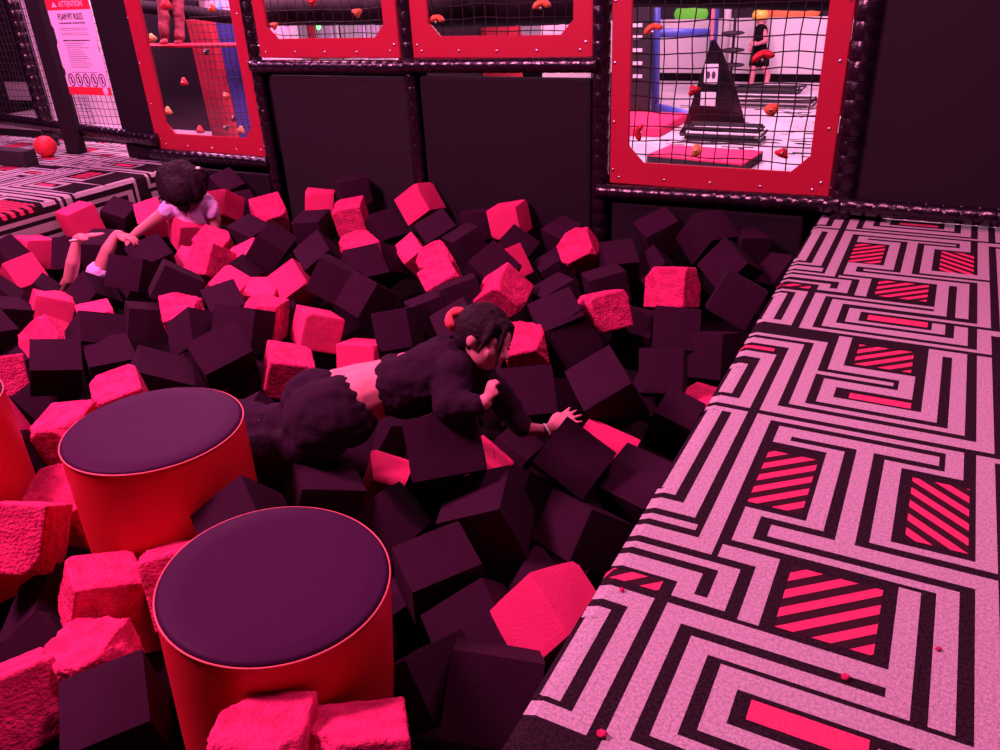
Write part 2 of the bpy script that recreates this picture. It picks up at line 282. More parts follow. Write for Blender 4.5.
 ('D', 0, (-1.284, 2.921, -0.226), (-0.6156, 0.6460, 0.4455, -0.0723), (0.192, 0.198, 0.180), 'dark foam cube with lit slanted top between two crumbly pink blocks'),
 ('P', 0.75, (-1.201, 3.103, -0.165), (-0.5258, 0.7354, 0.3533, -0.2406), (0.190, 0.166, 0.186), 'crumbly pink foam block above the four flat dark faces'),
 ('D', 0, (-1.285, 4.176, -0.128), (-0.1632, 0.9157, 0.3328, 0.1550), (0.199, 0.187, 0.176), 'dark foam cube with a lit tilted face under the right red window, leftmost there'),
 ('D', 0, (-1.005, 4.106, -0.094), (-0.2569, 0.8325, 0.4559, -0.1819), (0.198, 0.187, 0.201), 'largest looking dark foam cube under the right red window, standing on its corner'),
 ('D', 0, (-0.820, 4.201, -0.173), (0.0108, 0.9408, 0.3357, -0.0455), (0.170, 0.188, 0.183), 'dark foam cube with small lit triangular top by the wall at far right'),
 ('D', 0, (-0.834, 3.926, -0.188), (0.9119, -0.1944, 0.2960, -0.2075), (0.195, 0.197, 0.195), 'dark foam cube with a bright narrow top right above the two toned torn pink block'),
 ('D', 0, (-0.612, 4.131, -0.286), (-0.0846, 0.8249, 0.4136, 0.3758), (0.186, 0.190, 0.192), 'dark foam cube in deep shadow against the right platform near the wall'),
 ('D', 0, (-0.704, 3.491, -0.175), (-0.5645, 0.7929, -0.0892, -0.2113), (0.198, 0.198, 0.197), 'big dark foam cube touching the right platform, right of the two toned torn pink block'),
 ('P', 0.7, (-1.008, 3.525, -0.175), (-0.5699, 0.8159, -0.0013, 0.0975), (0.203, 0.191, 0.198), 'torn pink foam block with one bright and one redder face, nearest the right platform'),
 ('D', 0, (-1.420, 3.898, -0.234), (-0.1935, 0.9383, 0.2838, -0.0406), (0.180, 0.191, 0.193), 'dark foam cube in front of the corner post, right of the round pink block'),
 ('D', 0, (-1.227, 4.010, -0.289), (-0.2254, 0.8762, 0.2563, 0.3401), (0.165, 0.196, 0.195), 'dark foam cube left behind the two toned torn pink block'),
 ('D', 0, (-1.116, 3.236, -0.332), (-0.7665, 0.6190, 0.0025, -0.1713), (0.168, 0.210, 0.207), 'leftmost of the four flat dark foam cubes packed edge to edge near the right platform'),
 ('D', 0, (-0.904, 3.229, -0.264), (-0.4700, 0.8653, 0.1282, -0.1183), (0.196, 0.187, 0.189), 'dark foam cube packed directly below the two toned torn pink block'),
 ('D', 0, (-0.804, 2.747, -0.230), (-0.4824, 0.8695, 0.1059, -0.0096), (0.170, 0.175, 0.194), 'lower middle one of the four flat dark foam cubes packed edge to edge'),
 ('D', 0, (-0.723, 3.221, -0.341), (-0.5811, 0.8064, -0.0183, 0.1080), (0.164, 0.198, 0.208), 'dark foam cube with two nicks in its face, against the right platform'),
 ('D', 0, (-0.905, 2.400, -0.165), (-0.2383, 0.8969, 0.3212, 0.1887), (0.191, 0.206, 0.206), 'dark foam cube with a lit top and a black front behind the outstretched hand'),
 ('P', 0.5, (-0.635, 2.753, -0.377), (0.0437, 0.7902, 0.6105, -0.0310), (0.189, 0.183, 0.169), 'small pink foam block squeezed against the right platform below a nicked dark cube'),
 ('D', 0, (-0.850, 1.958, -0.179), (-0.4317, 0.6986, 0.5639, 0.0867), (0.179, 0.190, 0.195), 'dark foam cube with a diamond shaped face below the outstretched hand'),
 ('P', 0.05, (-0.845, 2.172, -0.312), (-0.0572, 0.6650, 0.7289, -0.1519), (0.196, 0.192, 0.190), 'pink foam cube showing a flat slanted strip right of the outstretched fingers'),
 ('D', 0, (-1.232, 2.236, -0.439), (0.0952, -0.6693, -0.6911, 0.2555), (0.195, 0.141, 0.191), 'dark foam cube left below the bracelet of the outstretched arm'),
 ('D', 0, (-0.646, 2.014, -0.280), (-0.1383, 0.7828, 0.5907, 0.1382), (0.187, 0.185, 0.195), 'dark foam cube with broad flat top beside the right platform below a pink strip'),
 ('D', 0, (-0.708, 2.581, -0.350), (-0.1779, 0.7081, 0.6819, -0.0452), (0.166, 0.148, 0.187), 'dark foam cube against the right platform directly below the small squeezed pink block'),
 ('P', 0.3, (-1.256, 2.034, -0.385), (-0.0552, 0.6388, 0.6913, -0.3330), (0.195, 0.157, 0.190), 'pink foam cube showing a triangle right of the upright dark cube before the girl'),
 ('P', 0.2, (-1.549, 1.853, -0.424), (0.0521, 0.9017, 0.3374, -0.2652), (0.157, 0.190, 0.191), 'pink foam cube showing a wedge left of the upright dark cube before the girl'),
 ('D', 0, (-1.160, 1.717, -0.069), (-0.4540, 0.8416, 0.2792, -0.0870), (0.219, 0.185, 0.198), "upright dark foam cube nearest in front of the diving girl's stomach"),
 ('D', 0, (-0.996, 1.658, -0.241), (-0.0628, -0.5822, -0.7906, -0.1793), (0.196, 0.206, 0.196), 'dark foam cube with the brightest purple top, below the upright cube before the girl'),
 ('D', 0, (-1.297, 1.570, -0.311), (0.0426, -0.6055, -0.6937, 0.3876), (0.199, 0.171, 0.189), "dark foam cube leaning right behind the front drum's rim"),
 ('D', 0, (-1.027, 1.422, -0.280), (-0.1458, 0.8805, 0.4498, -0.0325), (0.203, 0.157, 0.175), 'dark foam cube with a lit top immediately right of the front drum'),
 ('D', 0, (-1.464, 1.477, -0.203), (0.0508, 0.8927, 0.4201, -0.1554), (0.194, 0.184, 0.202), 'dark foam cube with lit top and left side between the front drum and the girl'),
 ('D', 0, (-1.467, 1.188, -0.097), (-0.3010, 0.8413, 0.4099, 0.1834), (0.181, 0.160, 0.181), 'dark foam cube stuck between the two drums'),
 ('D', 0, (-1.910, 1.645, -0.323), (-0.2266, 0.8543, 0.4676, -0.0142), (0.221, 0.188, 0.192), "dark foam cube right of the rear drum beside the girl's black trouser leg"),
 ('D', 0, (-0.742, 1.783, -0.301), (-0.1585, 0.7524, 0.4848, 0.4168), (0.165, 0.191, 0.192), 'dark foam cube behind the large smooth pink cube beside the right platform'),
 ('D', 0, (-0.967, 1.939, -0.378), (-0.2164, 0.7445, 0.5566, 0.2985), (0.168, 0.193, 0.194), 'dark foam cube tucked right of the brightest purple topped cube'),
 ('D', 0, (-0.776, 1.599, -0.427), (-0.0734, 0.6916, 0.7180, -0.0274), (0.190, 0.181, 0.192), 'dark foam cube mostly hidden right behind the tip of the large smooth pink cube'),
 ('P', 0.08, (-0.668, 1.392, -0.266), (-0.4340, 0.7770, 0.3108, 0.3336), (0.188, 0.179, 0.199), 'large smooth pink foam cube touching the right platform in the foreground'),
 ('D', 0, (-0.665, 1.080, -0.220), (-0.4095, 0.8869, 0.1393, -0.1625), (0.200, 0.184, 0.196), 'dark foam cube with a lit upper strip against the right platform, lowest in the photo'),
 ('D', 0, (-0.861, 1.100, -0.314), (-0.2286, 0.7430, 0.5361, -0.3292), (0.190, 0.161, 0.192), 'dark foam cube between the front drum and the lowest cube by the right platform'),
 ('D', 0, (-1.387, 0.668, -0.247), (-0.1044, 0.8944, 0.4349, 0.0036), (0.179, 0.190, 0.190), 'nearest dark foam cube left of the front drum with one large flat face'),
 ('P', 0.9, (-1.563, 0.760, -0.240), (0.0115, 0.8177, 0.5750, 0.0256), (0.186, 0.191, 0.189), 'badly torn pink foam lump lying on the nearest dark cube left of the front drum'),
 ('P', 0.5, (-1.646, 0.602, -0.249), (-0.3994, 0.7213, 0.4631, -0.3252), (0.167, 0.181, 0.193), 'torn pink foam cube in the bottom left corner of the photo'),
 ('P', 0.9, (-2.044, 0.637, -0.290), (-0.1053, 0.8287, 0.3208, -0.4463), (0.191, 0.200, 0.194), 'tiny looking torn pink foam piece at the lower left photo edge'),
 ('D', 0, (-1.798, 0.724, -0.333), (-0.4018, 0.6685, 0.6202, -0.0842), (0.219, 0.195, 0.195), 'dark foam cube sloping in the gap behind the badly torn pink lump'),
 ('P', 0.55, (-1.708, 0.892, -0.186), (0.1035, 0.8395, 0.5142, -0.1420), (0.169, 0.174, 0.154), 'pink foam block with a wide bright top directly in front of the rear drum'),
 ('P', 0.45, (-2.144, 0.957, -0.188), (-0.4264, 0.8527, 0.2140, -0.2128), (0.197, 0.195, 0.200), 'large pink foam block with bright and dark red faces left of the rear drum'),
 ('P', 0.45, (-1.551, 1.007, -0.174), (-0.4713, 0.7566, 0.3872, -0.2355), (0.152, 0.182, 0.187), 'pink foam block jammed between the rear drum and the front drum'),
 ('P', 0.35, (-2.315, 1.198, -0.288), (-0.1874, 0.5386, 0.8215, 0.0028), (0.185, 0.185, 0.194), 'pink foam cube pressed against the left side of the rear drum'),
 ('D', 0, (-2.803, 1.357, -0.315), (0.1545, -0.5710, -0.5197, 0.6164), (0.191, 0.154, 0.176), 'dark foam cube in shadow left of the rear drum, between two pink blocks'),
 ('P', 0.85, (-2.679, 1.491, -0.276), (-0.0277, 0.5358, 0.8414, 0.0649), (0.191, 0.185, 0.200), "crumbly flat pink foam lump just left of the rear drum's top rim"),
 ('P', 0.55, (-2.546, 1.647, -0.181), (-0.1111, 0.8804, 0.4596, 0.0362), (0.173, 0.195, 0.194), "bright pink foam cube behind the left end of the rear drum's top"),
 ('D', 0, (-2.632, 1.866, -0.224), (-0.1792, 0.3296, 0.9015, -0.2158), (0.196, 0.220, 0.193), "dark foam cube directly behind the middle of the rear drum's top"),
 ('P', 0.6, (-0.875, 0.627, -0.050), (0.1054, 0.9609, 0.2559, 0.0023), (0.167, 0.182, 0.185), 'pink foam block with torn right side before the front drum, left of two'),
 ('P', 0.7, (-0.741, 0.727, -0.090), (0.2265, 0.9183, 0.3229, 0.0332), (0.175, 0.189, 0.174), 'pink foam block with a rough top in front of the front drum, right of two'),
 ('P', 0.3, (-2.510, 2.696, -0.300), (-0.5135, 0.7155, 0.2124, -0.4234), (0.192, 0.176, 0.196), "pink foam cube with one lit side behind the diving girl's hips, upper of the pair"),
 ('P', 0.5, (-2.337, 2.286, -0.304), (-0.6384, 0.6461, 0.1408, -0.3940), (0.191, 0.183, 0.191), "pink foam cube with a bright torn top touching the girl's trousers, lower of the pair"),
 ('P', 0.3, (-2.226, 2.672, -0.394), (-0.6017, 0.7895, 0.1001, -0.0680), (0.190, 0.162, 0.194), 'pink foam cube mostly hidden behind the bare waist of the diving girl'),
 ('D', 0, (-1.267, 2.466, -0.295), (-0.3728, 0.8783, 0.2741, -0.1205), (0.204, 0.196, 0.196), "dark foam cube under the diving girl's chin"),
 ('D', 0, (-1.275, 2.676, -0.403), (0.3095, -0.6814, -0.4314, 0.5038), (0.192, 0.148, 0.181), "dark foam cube right of the cube under the girl's chin, above the outstretched hand"),
 ('D', 0, (-2.134, 1.866, -0.328), (-0.2050, -0.1811, -0.8074, 0.5228), (0.199, 0.191, 0.195), BURIED),
 ('D', 0, (-2.558, 2.313, -0.439), (-0.9508, 0.1944, -0.1675, -0.1738), (0.198, 0.197, 0.187), BURIED),
 ('D', 0, (-0.857, 1.345, -0.362), (-0.3474, 0.8602, -0.3382, -0.1580), (0.199, 0.197, 0.185), BURIED),
 ('D', 0, (-1.591, 2.403, -0.369), (-0.5608, -0.5009, -0.6483, 0.1194), (0.201, 0.195, 0.193), BURIED),
 ('D', 0, (-1.676, 1.809, -0.286), (-0.4495, 0.0273, -0.8535, -0.2623), (0.186, 0.188, 0.184), BURIED),
 ('D', 0, (-2.056, 0.927, -0.424), (-0.8126, 0.4805, 0.3238, 0.0622), (0.201, 0.186, 0.199), BURIED),
 ('D', 0, (-4.102, 2.898, -0.417), (0.3270, -0.5745, 0.6720, 0.3338), (0.201, 0.190, 0.194), BURIED),
 ('D', 0, (-1.729, 2.104, -0.380), (-0.3998, 0.7135, 0.4878, 0.3053), (0.190, 0.184, 0.190), BURIED),
 ('D', 0, (-1.474, 0.864, -0.433), (-0.6932, 0.6847, 0.2176, -0.0578), (0.192, 0.191, 0.201), BURIED),
 ('D', 0, (-3.284, 1.764, -0.412), (-0.5474, -0.3610, 0.2128, 0.7244), (0.192, 0.197, 0.184), BURIED),
 ('D', 0, (-2.773, 3.223, -0.445), (-0.0096, 0.9238, 0.2973, 0.2411), (0.184, 0.194, 0.203), BURIED),
 ('D', 0, (-2.836, 2.212, -0.406), (0.7543, 0.3203, 0.4061, 0.4044), (0.187, 0.201, 0.198), BURIED),
 ('D', 0, (-1.427, 3.041, -0.423), (0.1776, 0.8896, 0.3090, -0.2856), (0.188, 0.196, 0.186), BURIED),
 ('D', 0, (-2.809, 2.829, -0.389), (-0.4011, 0.0147, -0.5019, 0.7661), (0.193, 0.192, 0.196), BURIED),
 ('D', 0, (-1.580, 2.641, -0.321), (0.9719, 0.1254, 0.1432, 0.1389), (0.185, 0.188, 0.201), BURIED),
 ('D', 0, (-1.277, 1.811, -0.341), (-0.5171, -0.2815, -0.7515, -0.2978), (0.190, 0.189, 0.187), BURIED),
 ('D', 0, (-0.876, 2.889, -0.431), (0.8808, 0.3981, 0.2539, 0.0361), (0.196, 0.185, 0.187), BURIED),
 ('D', 0, (-1.197, 1.443, -0.496), (0.6998, -0.7020, 0.0818, -0.1039), (0.203, 0.199, 0.190), BURIED),
 ('D', 0, (-3.884, 2.062, -0.475), (0.6527, -0.2651, -0.6104, -0.3621), (0.185, 0.198, 0.189), BURIED),
]
# ------------------------------------------------------------------ carpeted platforms
KX, RY = .059*H, .0494*H                  # carpet grid: column and row pitch
X0, Y0, PER = -.384*H, .998*H, 33
STROKES = [
 [(-.3, 16), (1, 16), (1, 7), (-3, 7)], [(0, 16), (0, 8), (-3, 8)], [(-3, 6), (1.2, 6)],
 [(-3, 5), (2, 5), (2, 16), (9, 16), (9, 14), (7, 14), (7, 8), (10, 8), (10, 16), (13, 16)],
 [(3, 14), (3, 15), (8.2, 15)], [(3, 14), (5, 14), (5, 8), (3, 8), (3, 6), (9, 6), (9, 0)],
 [(4, 7), (10, 7), (10, -1), (4, -1), (4, -3), (8, -3), (8, -2)], [(6, 15), (6, 7)],
 [(-3, 4), (3, 4), (3, 2), (2, 2)], [(-3, 3), (2, 3), (2, 2)], [(2.7, 5), (4, 5), (4, 1.9)],
 [(-.6, 1), (1, 1), (1, -4.7), (-3, -4.7)], [(-.3, 0), (.1, 0), (.1, -4)],
 [(7.35, 1), (2, 1), (2, -5), (10, -5), (10, -2), (13, -2)],
 [(8, 5.3), (8, 0), (3, 0), (3, -4), (9, -4), (9, -2)],
 [(-3, 25), (2, 25), (2, 17), (10, 17), (10, 27)],
 [(4, 27), (4, 23), (7, 23), (7, 21), (4, 21), (4, 19), (8, 19), (8, 27), (9, 27), (9, 18), (3, 18), (3, 26), (-3, 26)],
 [(3.2, 22), (6.2, 22)], [(-.3, 23), (1, 23), (1, 17), (-3, 17)], [(-.3, 21.3), (.1, 21.3), (.1, 18)],
 [(11, 15), (11, -1)], [(11, 17), (11, 27)], [(12, 15), (12, -1)], [(12, 17), (12, 27)],
 [(-1, 15), (-1, 9)], [(-1, 0), (-1, -4)], [(-1, 22), (-1, 18)], [(-2, 15), (-2, 9)], [(-2, 0), (-2, -4)], [(-2, 22), (-2, 18)],
]
RED = [(4.75, -2.35, 7.4, -1.65), (4.9, 19.65, 7.3, 20.3), (-1.5, 23.7, 1.2, 24.3)]
HUP = [(2.6, 8.6, 4.5, 13.1), (4.6, 1.9, 7.35, 5.2), (-1.5, 1.7, 1.3, 2.4), (4.6, 23.8, 7.1, 26.6)]
HDN = [(7.7, 8.5, 9.4, 13.2)]
SUB = 5                                   # raster cells per grid pitch; strokes are 3 wide
def carpet_raster(kmin, kmax, rmin, rmax, offs=(0,)):
    nx, ny = int(round((kmax-kmin)*SUB)), int(round((rmax-rmin)*SUB))
    g = [[0]*nx for _ in range(ny)]
    def fill(a, b, c, d, v):
        i0, i1 = max(0, int(round((a-kmin)*SUB))), min(nx, int(round((c-kmin)*SUB)))
        j0, j1 = max(0, int(round((b-rmin)*SUB))), min(ny, int(round((d-rmin)*SUB)))
        for j in range(j0, j1):
            for i in range(i0, i1): g[j][i] = v
    for t, ko in [(t, ko) for ko in offs for t in range(-2, 4)]:
        o = t*PER
        for s in STROKES:
            for (a, b), (c, d) in zip(s, s[1:]):
                fill(max(min(a, c)-.3, -3)+ko, min(b, d)+o-.3, max(a, c)+.3+ko, max(b, d)+o+.3, 1)
        for lst, v in ((RED, 2), (HUP, 3), (HDN, 4)):
            for a, b, c, d in lst: fill(a+ko, b+o, c+ko, d+o, v)
    return g
def carpet_mesh(kmin, kmax, rmin, rmax, place, offs=(0,)):
    """merged runs of equal cells; place(k, r) -> point"""
    g = carpet_raster(kmin, kmax, rmin, rmax, offs); bm = bmesh.new(); ny, nx = len(g), len(g[0])
    cache = {}
    def vert(i, j):
        if (i, j) not in cache: cache[i, j] = bm.verts.new(place(kmin+i/SUB, rmin+j/SUB))
        return cache[i, j]
    for j in range(ny):
        i = 0
        while i < nx:
            e = i+1; lim = i+2 if kmin+i/SUB < (4.4 if offs != (0,) else .2) else nx
            while e < min(nx, lim) and g[j][e] == g[j][i]: e += 1
            f = bm.faces.new((vert(i, j), vert(e, j), vert(e, j+1), vert(i, j+1))); f.material_index = g[j][i]; i = e
    return bm
CARP = [M['carpet_k'], M['carpet_w'], M['carpet_r'], M['hatch_up'], M['hatch_dn']]
EDGE, RAD = -.418*H, .035                  # rounded front edge of the right platform
def place_right(k, r):
    x = X0+k*KX; y = Y0+r*RY; s = EDGE+RAD-x  # arc length past the start of the bend
    if s <= 0: return Vector((x, y, 0))
    if s < RAD*PI/2: a = s/RAD; return Vector((EDGE+RAD-RAD*math.sin(a), y, -RAD+RAD*math.cos(a)))
    return Vector((EDGE, y, -RAD-(s-RAD*PI/2)))
K_HI = 15
def platform(name, m, place, kmin, kmax, rmin, rmax, offs=(0,)):
    o = link(name, carpet_mesh(kmin, kmax, rmin, rmax, place, offs), m); return struct(o)
platform('floor_right', CARP, place_right, -2.9, K_HI, -12.6, 54.0)
bm = bmesh.new(); box(bm, EDGE+.012, -.6, -.62, 1.2, WY+.1, -.035); box(bm, EDGE+.003, -.6, -.62, EDGE+.02, WY-.05, -.13)
struct(link('trim_1', bm, M['blk']))
# left platform: same carpet running the other way, draped over its front
LEDGE = -4.255*H
def place_left(k, r):
    x = LEDGE-RAD-(k*KX); y = Y0+(r-14.1)*RY; k -= 3.55; s = -(k*KX)
    if s <= 0: return Vector((x, y, 0))
    if s < RAD*PI/2: a = s/RAD; return Vector((LEDGE-RAD+RAD*math.sin(a), y, -RAD+RAD*math.cos(a)))
    return Vector((LEDGE, y, -RAD-(s-RAD*PI/2)))
HL = [bpy.data.materials[n] for n in ('red_hatched_carpet_rising', 'red_hatched_carpet_falling')]
platform('floor_left', CARP, place_left, -2.6, 50, 18, 75, (52, 39, 26, 13, 0))
bm = bmesh.new(); box(bm, LEDGE-4.5, 1.0, -.62, LEDGE-.012, WY+.9, -.035)
struct(link('trim_2', bm, M['blk']))
# pit floor and pit walls
bm = bmesh.new(); box(bm, LEDGE-.1, -1.2, -.75, EDGE+.1, WY+.1, -.62); struct(link('floor_pit', bm, M['blk']))
bm = bmesh.new(); box(bm, LEDGE, -1.3, -.62, EDGE, -1.2, 0); struct(link('wall_near', bm, M['blk']))

# ------------------------------------------------------------------ foam cubes
def foam_mesh(size, torn, seed, pink):
    rnd = random.Random(seed); n = 5 if not pink else (11 if torn < .3 else 26)
    bm = bmesh.new()
    bmesh.ops.create_cube(bm, size=2)
    bmesh.ops.subdivide_edges(bm, edges=bm.edges[:], cuts=n, use_grid_fill=True)
    sd = Vector((rnd.uniform(-50, 50), rnd.uniform(-50, 50), rnd.uniform(-50, 50)))
    planes = []
    if torn > .02:                                  # chunks pulled off edges and corners
        for _ in range(int(2+torn*7)):
            c = Vector((rnd.choice((-1, 1)), rnd.choice((-1, 1)), rnd.choice((-1, 1, 0)))); c += Vector((rnd.uniform(-.45, .45) for _ in range(3)))
            c.normalize(); top = abs(c.x)+abs(c.y)+abs(c.z); planes.append((c, top*(1-.07-torn*rnd.uniform(.04, .24 if torn < .6 else .34))))
    rr = .035+.06*torn
    for v in bm.verts:
        p = v.co.copy()
        q = Vector([max(-1+rr, min(1-rr, t)) for t in p]); d = p-q       # rounded edges
        if d.length > 1e-6: p = q+d.normalized()*rr if sum(abs(t) > 1e-6 for t in d) > 1 else p
        p *= 1+.018*noise.noise(p*.9+sd)
        cut = 0
        for c, h in planes:
            e = p.dot(c)-h+.05*noise.noise(p*3+sd+c*9)
            if e > 0: p -= c*e*.95; cut = 1
        if torn > .02:
            nrm = p.normalized(); w = (.35+.65*cut)*min(1, torn*1.4)
            p += nrm*noise.fractal(p*3.6+sd, 1, 2, 4)*.055*w
            p -= nrm*abs(noise.noise(p*7+sd))*.07*w
            if torn > .25: p += nrm*noise.noise(p*19+sd)*.028*w
        v.co = Vector((p.x*size[0]/2, p.y*size[1]/2, p.z*size[2]/2))
    for f in bm.faces: f.smooth = True
    return bm
for i, (col, torn, loc, quat, size, label) in enumerate(CUBES):
    pink = col == 'P'
    bm = foam_mesh(size, torn, i+11, pink)
    o = link('foam_cube', bm, M['torn'] if pink and torn > .3 else M['pink'] if pink else M['dark'])
    if not pink or torn <= .3:
        for p in o.data.polygons: p.use_smooth = True
        try: o.data.set_sharp_from_angle(angle=.6)
        except Exception: pass
    o.location = loc; o.rotation_mode = 'QUATERNION'; o.rotation_quaternion = quat
    tag(o, label, 'foam block', 'foam cubes buried under the top layer' if label == BURIED else 'red foam cubes in the pit' if pink else 'black foam cubes in the pit')

# ------------------------------------------------------------------ padded drums
def drum(cx, cy, ztop, r, tilt, label):
    t = thing('padded_drum', label, 'drum', (cx, cy, ztop), 'padded drums in the foam pit')
    t.rotation_euler = tilt
    def lathe(prof, n=72, cap=True):
        bm = bmesh.new(); rings = []
        for rr, z in prof: rings.append([bm.verts.new((rr*math.cos(2*PI*k/n), rr*math.sin(2*PI*k/n), z)) for k in range(n)])
        for a, b in zip(rings, rings[1:]):
            for k in range(n): bm.faces.new((a[k], a[(k+1) % n], b[(k+1) % n], b[k]))
        if cap: bm.faces.new(rings[-1]); 
        bmesh.ops.recalc_face_normals(bm, faces=bm.faces); return bm
    link('side_cover', lathe([(r, -.62), (r*1.004, -.3), (r*1.006, -.12), (r*1.003, -.02), (r*.995, -.002)], cap=False), M['vinyl_red'], t, True)
    link('top_cover', lathe([(r*.995, -.004), (r*.985, .004), (r*.95, .0075), (r*.75, .006), (r*.4, .003), (r*.1, .002)]), M['vinyl_top'], t, True)
    bm = bmesh.new(); n = 96
    tube(bm, [(r*1.002*math.cos(2*PI*k/n), r*1.002*math.sin(2*PI*k/n), -.001) for k in range(n+1)], .0024, 6, cap=False)
    link('edge_piping', bm, M['piping'], t, True)
    return t
DZ = .10
sc = (H-DZ)
drum(-.966*sc, .820*sc, DZ, .2135*sc, (-.0099, .0892, 0), 'red padded drum with a dark purple top, nearest the camera')
D3 = at_d(-77, 432, 2.47)
drum(D3.x, D3.y, DZ, .2203*sc, (0, 0, 0), 'red padded drum cut off by the left photo edge')
drum(-1.655*sc, 1.129*sc, DZ, .2203*sc, (-.01, .01, 0), 'red padded drum with a dark purple top, standing farther back')
# ------------------------------------------------------------------ window wall
PF = WY-.006                               # front face of the boards
def wxz(x, y): p = at_y(x, y, PF); return p.x, p.z
def panel(label, outer, inner, screws, top=1.62):
    """red board with an eight-sided opening; outer = (x0, x1, z0), inner = (x0, x1, z0, chamfer)"""
    x0, x1, z0 = outer; a0, a1, b0, ch = inner; b1 = top-(b0-z0)
    t = thing('window_panel', label, 'window panel', ((x0+x1)/2, WY, z0), 'red framed windows in the wall')
    O = [(x0, z0), (x1, z0), (x1, top), (x0, top)]
    I = [(a0+ch, b0), (a1-ch, b0), (a1, b0+ch), (a1, b1-ch), (a1-ch, b1), (a0+ch, b1), (a0, b1-ch), (a0, b0+ch)]
    bm = bmesh.new(); th = .014
    def ringverts(pts, y): return [bm.verts.new((x, y, z)) for x, z in pts]
    of, ob, nf, nb = ringverts(O, PF), ringverts(O, PF+th), ringverts(I, PF), ringverts(I, PF+th)
    for o, n, rev in ((of, nf, False), (ob, nb, True)):
        quads = [(o[0], o[1], n[1], n[0]), (o[1], n[2], n[1]), (o[1], o[2], n[3], n[2]), (o[2], n[4], n[3]), (o[2], o[3], n[5], n[4]), (o[3], n[6], n[5]), (o[3], o[0], n[7], n[6]), (o[0], n[0], n[7])]
        for q in quads: bm.faces.new(q[::-1] if rev else q)
    for f, b in ((of, ob), (nf, nb)):
        k = len(f)
        for i in range(k): bm.faces.new((f[i], f[(i+1) % k], b[(i+1) % k], b[i]))
    bmesh.ops.recalc_face_normals(bm, faces=bm.faces)
    es = [e for e in bm.edges if all(abs(v.co.y-PF) < 1e-5 for v in e.verts) and len({f.normal.to_tuple(1) for f in e.link_faces}) > 1]
    bmesh.ops.bevel(bm, geom=es, offset=.004, segments=2, affect='EDGES')
    link('frame', off(bm, t.location), M['panel_red'], t)
    bm = bmesh.new(); P2 = [(x, z) for x, z in I]
    prism(bm, [(x, PF+.015, z) for x, z in P2], Vector((0, .004, 0)))
    link('pane', off(bm, t.location), M['acrylic'], t)
    for sx, sy in screws:
        x, z = wxz(sx, sy); bm = bmesh.new(); ball(bm, (x, PF-.001, z), (.009, .005, .009), seg=10, rg=6)
        link('screw', off(bm, t.location), M['screw'], t, True)
    return t
def wx(x, y): return wxz(x, y)[0]
def wz(x, y): return wxz(x, y)[1]
panel('red framed window at far left, beside the rules sign, with a dark and red climbing area behind',
      ((wx(121, 0)+wx(160, 149))/2, (wx(238, 0)+wx(267, 148))/2, wz(215, 155)), (wx(165, 119), wx(249, 118), wz(210, 136), .075),
      [(128, 18), (140, 63), (151, 104), (161, 139), (166, 144), (188, 146), (212, 148), (236, 149), (261, 150), (264, 146), (257, 108), (248, 62), (237, 14)])
panel('short looking red framed window above the left black mat, bright lights behind',
      (wx(256, 30), wx(398, 30), wz(330, 58)), (wx(265, 15), wx(382, 15), wz(325, 38.3), .075),
      [(235+24, 46), (266, 52), (295, 52), (325, 52), (357, 52), (390, 51), (394, 45)])
panel('red framed window above the right black mat, orange holds behind its lower corners',
      (wx(411, 30), wx(593.5, 30), wz(500, 58)), (wx(427.5, 15), wx(573, 15), wz(505, 35.5), .075),
      [(417, 45), (422, 51), (459, 51), (497, 51), (537, 50.5), (580, 50), (586, 42)])
panel('largest red framed window on the right, looking out on the bright pink arena',
      (wx(611, 90), (wx(855, 0)+wx(829.5, 195))/2, wz(720, 191)), (wx(630.5, 80), (wx(831.5, 5)+wx(809, 150))/2, wz(720, 167.5), .085),
      [(616, 1), (615, 63), (614, 122), (613, 170), (619, 177), (664, 180), (710, 183), (760, 186.5), (812, 190), (821, 183), (829, 129), (840, 61), (851, 0)])

# posts and rails, padded and taped
def lumpy(bm, p, q, r, step, n=14, amp=.055):
    L = (q-p).length; k = max(2, int(L/step)); pts = []; rad = []
    for i in range(k):
        for t, s in ((.03, 1-amp*.7), (.10, 1+amp*.2), (.5, 1+amp*.35), (.90, 1+amp*.2), (.97, 1-amp*.7)):
            pts.append(p.lerp(q, (i+t)/k)); rad.append(r*s*(1+.03*noise.noise(p*7+Vector((i, t, 0)))))
    return tube(bm, pts, rad, n)
def post(name, x, z0, z1, label, y=WY-.02, r=.052, tapes=()):
    t = thing(name, label, 'post', (x, y, z0), 'padded posts of the window wall')
    bm = bmesh.new(); lumpy(bm, Vector((x, y, z0)), Vector((x, y, z1)), r, .085)
    link('sleeve', off(bm, t.location), M['sleeve'], t, True)
    for z in tapes:
        bm = bmesh.new(); tube(bm, [(x, y, z-.012), (x, y, z+.012)], r*1.08, 16, cap=False)
        link('cable_tie', off(bm, t.location), M['sleeve'], t, True)
def rail(p, q, label, r=.042):
    t = thing('padded_rail', label, 'rail', p, 'padded rails of the window wall')
    bm = bmesh.new(); lumpy(bm, Vector(p), Vector(q), r, .075); link('sleeve', off(bm, t.location), M['sleeve'], t, True)
def pxx(a, b, Y): return (at_y(*a, Y).x+at_y(*b, Y).x)/2
PY_ = WY+.012
PX_ = [pxx((247.5, 30), (269, 120), PY_), pxx((405.5, 30), (419, 150), PY_), pxx((602, 30), (600, 170), PY_), pxx((869.5, 5), (844, 190), PY_)]
post('padded_post', PX_[0], -.6, 1.62, 'black padded post left of the left black mat', y=PY_, r=.043, tapes=(.55, .2))
post('padded_post', PX_[1], -.6, 1.62, 'black padded post between the two black mats', y=PY_, r=.045, tapes=(.62, .3, -.02))
